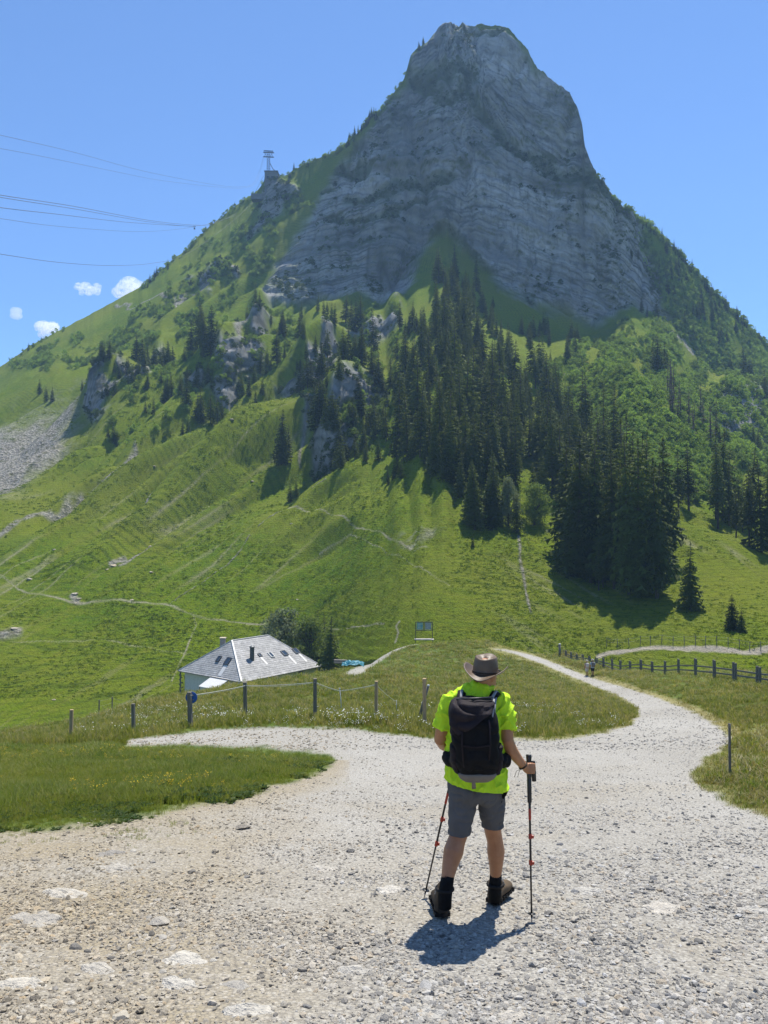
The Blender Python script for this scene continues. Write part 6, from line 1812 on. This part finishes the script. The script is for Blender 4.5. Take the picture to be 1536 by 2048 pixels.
for pts in ([hP(925, 1455, -.345), hP(924, 1490, -.352), hP(928, 1535, -.325)], [hP(978, 1440, -.34), hP(981, 1490, -.348), hP(976, 1535, -.325)], [hP(926, 1492, -.352), hP(952, 1495, -.36), hP(980, 1491, -.348)]):
    m = MB(); m.tube(pts, [(.006, .004)] * 3, 7); m.build('seam', M_PGREY if len(pts) < 3 else M_LID, pk, True)
b = sloft([(hP(953, 1537, -.275), .085, .055), (hP(953, 1515, -.29), .092, .066), (hP(953, 1498, -.29), .090, .060), (hP(953, 1492, -.28), .080, .045)]); b.remesh('front_pocket', M_PACK, pk, .007, 3, wr_pack)
for sx, px_ in ((-1, 908), (1, 998)):
    b = sloft([(hP(px_ + 2 * sx * -3, 1545, -.20), .030, .06), (hP(px_, 1515, -.22), .034, .075), (hP(px_, 1490, -.22), .032, .07), (hP(px_ + sx, 1486, -.215), .024, .055)], e=2.4); b.remesh('side_pocket', M_PGREY if sx > 9 else M_LID, pk, .007, 3, wr_pack)
def wr_lid(co):
    g = np.abs(pn(co[:, 0] * 7 + co[:, 2] * 7, co[:, 1] * 5, co[:, 2] * 5 - co[:, 0] * 5 + 2)); f = pn(co[:, 0] * 11, co[:, 1] * 9, co[:, 2] * 11)
    return (-.022 * (1 - g) ** 4 + .008 * f + .004).astype(np.float32)
b = sloft([(hP(940, 1466, -.258), .135, .100), (hP(942, 1448, -.258), .155, .112), (hP(945, 1422, -.245), .158, .112), (hP(947, 1404, -.22), .150, .10), (hP(948, 1396, -.19), .130, .075)])
lid = b.remesh('lid', M_LID, pk, .006, 3, wr_lid, [(hP(945, 1446, -.3), Vector((.62, .2, -1)))])
m = MB(); m.tube([hP(906, 1400, -.16), hP(925, 1398, -.25), hP(950, 1397, -.27), hP(985, 1395, -.24)], .007, 7); m.build('lid_zip', M_BLACKP, lid, True)
b = sloft([(hP(953, 1561, -.185), .085, .05), (hP(953, 1554, -.205), .118, .078), (hP(954, 1547, -.215), .132, .092), (hP(954, 1541, -.22), .130, .094)]); b.remesh('bottom_panel', M_PGREY, pk, .007, 3)
m = MB(); m.tube([hP(947, 1550, -.30), hP(947, 1563, -.275), hP(948, 1577, -.24)], [(.010, .004), (.012, .006), (.014, .004)], 8, up=(1, 0, 0)); m.build('tail_loop', M_PGREY, pk, True)
for sx, pts in ((-1, [hP(921, 1412, -.16), hP(922, 1396, -.125), hP(924, 1383, -.06), hP(925, 1382, .02), hP(921, 1398, .125), hP(918, 1450, .165), hP(908, 1500, .12)]),
                (1, [hP(982, 1410, -.16), hP(986, 1395, -.125), hP(992, 1385, -.06), hP(997, 1387, .02), hP(998, 1402, .125), hP(1000, 1450, .165), hP(1006, 1500, .12)])):
    m = MB(); m.tube(pts, [(.030, .009)] * 7, 12, up=(1, 0, 0)); s_ = m.build('shoulder_strap', M_PACK, pk, True)
    m = MB(); m.tube([q + Vector((0, -.004, .011)) for q in pts[:5]], [(.010, .004)] * 5, 8, up=(1, 0, 0)); m.build('webbing', M_STRAP, s_, True)
for sx, c in ((-1, hP(899, 1517, -.07)), (1, hP(1009, 1520, -.06))):
    m = MB(); m.ball(c, (.048, .10, .058), 16, 12, Euler((0, .15 * sx, -.25 * sx)).to_matrix()); m.ball(c + Vector((-.03 * sx, -.05, .015)), (.05, .07, .045), 14, 10)
    m.remesh('hip_pad', M_PACK, pk, .008, 3, wr_pack)
m = MB(); m.tube([hP(898, 1515, .0), hP(905, 1520, .13), hP(952, 1525, .165), hP(1000, 1522, .13), hP(1010, 1518, .0)], [(.022, .006)] * 5, 8, up=(0, 0, 1)); m.build('hip_belt', M_PACK, pk, True)
for pts in ([hP(988, 1398, -.23), hP(986, 1425, -.29), hP(981, 1452, -.31), hP(978, 1470, -.30)], [hP(992, 1392, -.10), hP(990, 1410, -.24), hP(988, 1440, -.27)], [hP(905, 1405, -.2), hP(904, 1440, -.23), hP(906, 1475, -.2), hP(904, 1505, -.12)], [hP(914, 1508, -.24), hP(921, 1535, -.26), hP(932, 1552, -.25)]):
    m = MB(); m.tube(pts, [(.007, .003)] * len(pts), 7, up=(1, 0, 0)); m.build('compression_strap', M_STRAP if pts[0].x > 0 else M_PGREY, pk, True)
m = MB()
for c in (hP(982, 1458, -.32), hP(905, 1468, -.2), hP(980, 1424, -.30)): m.box(c, (.022, .010, .026), Euler((0, .3, 0)).to_matrix(), .003)
m.build('buckle', M_METAL, pk)

# poles ------------------------------------------------------------------------------------------------------
def pole(name, tip, top, label, strap_pt=None):
    t = thing(name, label, 'trekking pole', tuple(hroot + tip))
    ax = (top - tip).normalized(); Ln = (top - tip).length
    def a(f, o=Vector((0, 0, 0))): return ax * (Ln * f) + o
    m = MB(); m.tube([a(.0, ax * -.01), a(.02), a(.035)], [.002, .004, .007], 8); m.build('tip', M_METAL, t, True)
    m = MB(); m.tube([a(.03), a(.34), a(.345), a(.62), a(.625), a(.99)], [.0065, .0065, .0080, .0080, .0092, .0092], 12); m.build('shaft', M_SHAFT, t, True)
    m = MB(); m.tube([a(.045), a(.052), a(.056)], [.010, .028, .026], 16); m.build('basket', M_BLACKP, t, True)
    for f in (.345, .50):
        m = MB(); m.tube([a(f - .012), a(f + .016)], [.0125, .0125], 12); m.box(a(f + .002) + Vector((.016, -.006, 0)), (.016, .010, .022), None, .002); m.build('clamp', M_RED, t)
    m = MB(); m.tube([a(.60), a(.605), a(.665), a(.67)], [.0082, .0097, .0097, .0090], 12); m.build('red_sleeve', M_RED, t, True)
    m = MB(); m.tube([a(.70), a(.71), a(.85), a(.86)], [.010, .0155, .0155, .014], 14); m.build('foam_grip', M_BLACKP, t, True)
    m = MB(); m.tube([a(.84), a(.87), a(.90), a(.935), a(.965), a(.985), a(1.0)], [.015, .0165, .0155, .0165, .018, .0205, .019], 14); m.build('handle', M_BLACKP, t, True)
    if strap_pt is not None:
        m = MB(); s_ = strap_pt - tip; m.tube([a(.955), s_ + Vector((0, 0, .06)), s_, s_ + Vector((.004, 0, -.075))], [(.012, .005), (.014, .006), (.017, .010), (.016, .010)], 10, up=(1, 0, 0)); m.build('wrist_strap', M_BLACKP, t, True)
    return t
pole('trekking_pole', tipR, topR, 'black and red trekking pole held upright in the right hand of the hiker', hP(1067, 1541, .035))
pole('trekking_pole', tipL, topL, 'black and red trekking pole slanting back from the hidden left hand of the hiker')

# two walkers far down the road ---------------------------------------------------------------------------------
def walker(px, py, top, label, m_top, m_short, m_pack, m_hat, stride, facing=1):
    p = Vector(g_at(px, py)); h = (py - top) / F * p.y
    t = thing('person', label, 'person', tuple(p)); k = h / 1.72
    V_ = lambda x, y, z: Vector((x, y * facing, z)) * k
    b = MB()
    b.ball(V_(0, .02, 1.60), (.080 * k, .095 * k, .115 * k)); b.tube([V_(0, 0, 1.42), V_(0, .01, 1.55)], [.055 * k] * 2, 10); b.ball(V_(0, .11, 1.59), (.014 * k, .02 * k, .02 * k), 8, 6)
    b.tube([V_(0, 0, .86), V_(0, 0, 1.1), V_(0, 0, 1.36), V_(0, 0, 1.44)], [(.11 * k, .16 * k), (.10 * k, .14 * k), (.10 * k, .18 * k), (.06 * k, .09 * k)], 14, up=(0, 1, 0))
    for s in (-1, 1):
        b.tube([V_(s * .18, 0, 1.39), V_(s * .235, -.03, 1.12), V_(s * .22, .10, .93), V_(s * .215, .14, .85)], [.05 * k, .042 * k, .034 * k, .03 * k], 9)
        for f_ in range(4): b.tube([V_(s * .215 + .012 * (f_ - 1.5), .14, .85), V_(s * .21 + .014 * (f_ - 1.5), .16, .78)], [.010 * k, .008 * k], 6)
        b.tube([V_(s * .195, .16, .86), V_(s * .17, .19, .81)], [.011 * k, .009 * k], 6)
        st = stride * s
        b.tube([V_(s * .09, 0, .88), V_(s * .095, st * .5 + .04, .48), V_(s * .095, st, .08), V_(s * .10, st + .02, .04), V_(s * .115, st + .19, .03)], [.085 * k, .058 * k, .04 * k, .04 * k, .035 * k], 10)
    b.remesh('body', M_SKIN, t, .011 * k, 2)
    b = MB(); b.tube([V_(0, 0, .84), V_(0, 0, 1.1), V_(0, 0, 1.36), V_(0, 0, 1.46)], [(.135 * k, .19 * k), (.125 * k, .17 * k), (.125 * k, .205 * k), (.07 * k, .10 * k)], 16, up=(0, 1, 0))
    for s in (-1, 1): b.tube([V_(s * .15, 0, 1.39), V_(s * .20, -.01, 1.30), V_(s * .235, -.025, 1.15)], [.075 * k, .07 * k, .062 * k], 10)
    b.remesh('shirt', m_top, t, .014 * k, 2)
    b = MB(); b.tube([V_(0, 0, .72), V_(0, 0, .90)], [(.13 * k, .18 * k), (.13 * k, .18 * k)], 14, up=(0, 1, 0))
    for s in (-1, 1): b.tube([V_(s * .09, 0, .84), V_(s * .095, stride * s * .45 + .03, .50)], [.108 * k, .088 * k], 12)
    b.remesh('shorts', m_short, t, .014 * k, 2)
    b = MB()
    for s in (-1, 1): b.box(V_(s * .112, stride * s + .08, .045), (.10 * k, .27 * k, .11 * k), None, .02)
    b.build('shoes', M_BOOTD, t)
    b = MB(); b.tube([V_(0, .02, 1.66), V_(0, .02, 1.75), V_(0, .02, 1.775)], [.098 * k, .088 * k, .05 * k], 14); b.tube([V_(0, .02, 1.658), V_(0, .02, 1.668)], [.16 * k, .15 * k], 18); b.build('hat', m_hat, t, True)
    if m_pack:
        q = thing('backpack', m_pack[1], 'backpack', tuple(p))
        s0 = sloft([(V_(0, -.22, .98), .13 * k, .07 * k), (V_(0, -.23, 1.1), .16 * k, .10 * k), (V_(0, -.23, 1.35), .15 * k, .10 * k), (V_(0, -.2, 1.47), .11 * k, .06 * k)]); s0.build('sack', m_pack[0], q, True)
        b = MB()
        for s in (-1, 1): b.tube([V_(s * .10, -.14, 1.45), V_(s * .10, 0, 1.485), V_(s * .10, .125, 1.36), V_(s * .13, .13, 1.15)], [(.03 * k, .012 * k)] * 4, 8, up=(1, 0, 0)); 
        b.build('shoulder_strap', M_PACK, q, True)
    return t
M_PINK = k_mat_fabric('faded_pink_fabric', (.55, .36, .30)); M_CREAM = k_mat_fabric('cream_fabric', (.62, .58, .50)); M_LBLUE = k_mat_fabric('pale_blue_fabric', (.42, .48, .55)); M_DSH = k_mat_fabric('dark_shorts', (.03, .032, .04)); M_STRAW2 = k_mat_fabric('pale_hat', (.55, .50, .42))
walker(1174, 1352, 1321, 'small far walker in pink top and cream shorts on the grass beside the road', M_PINK, M_CREAM, (M_CREAM, 'cream backpack on the far walker in the pink top'), M_STRAW2, .10)
walker(1185.5, 1352, 1319, 'small far walker in pale blue top and dark shorts beside the other walker', M_LBLUE, M_DSH, (M_PGREY, 'grey backpack on the far walker in dark shorts'), M_STRAW2, .14)
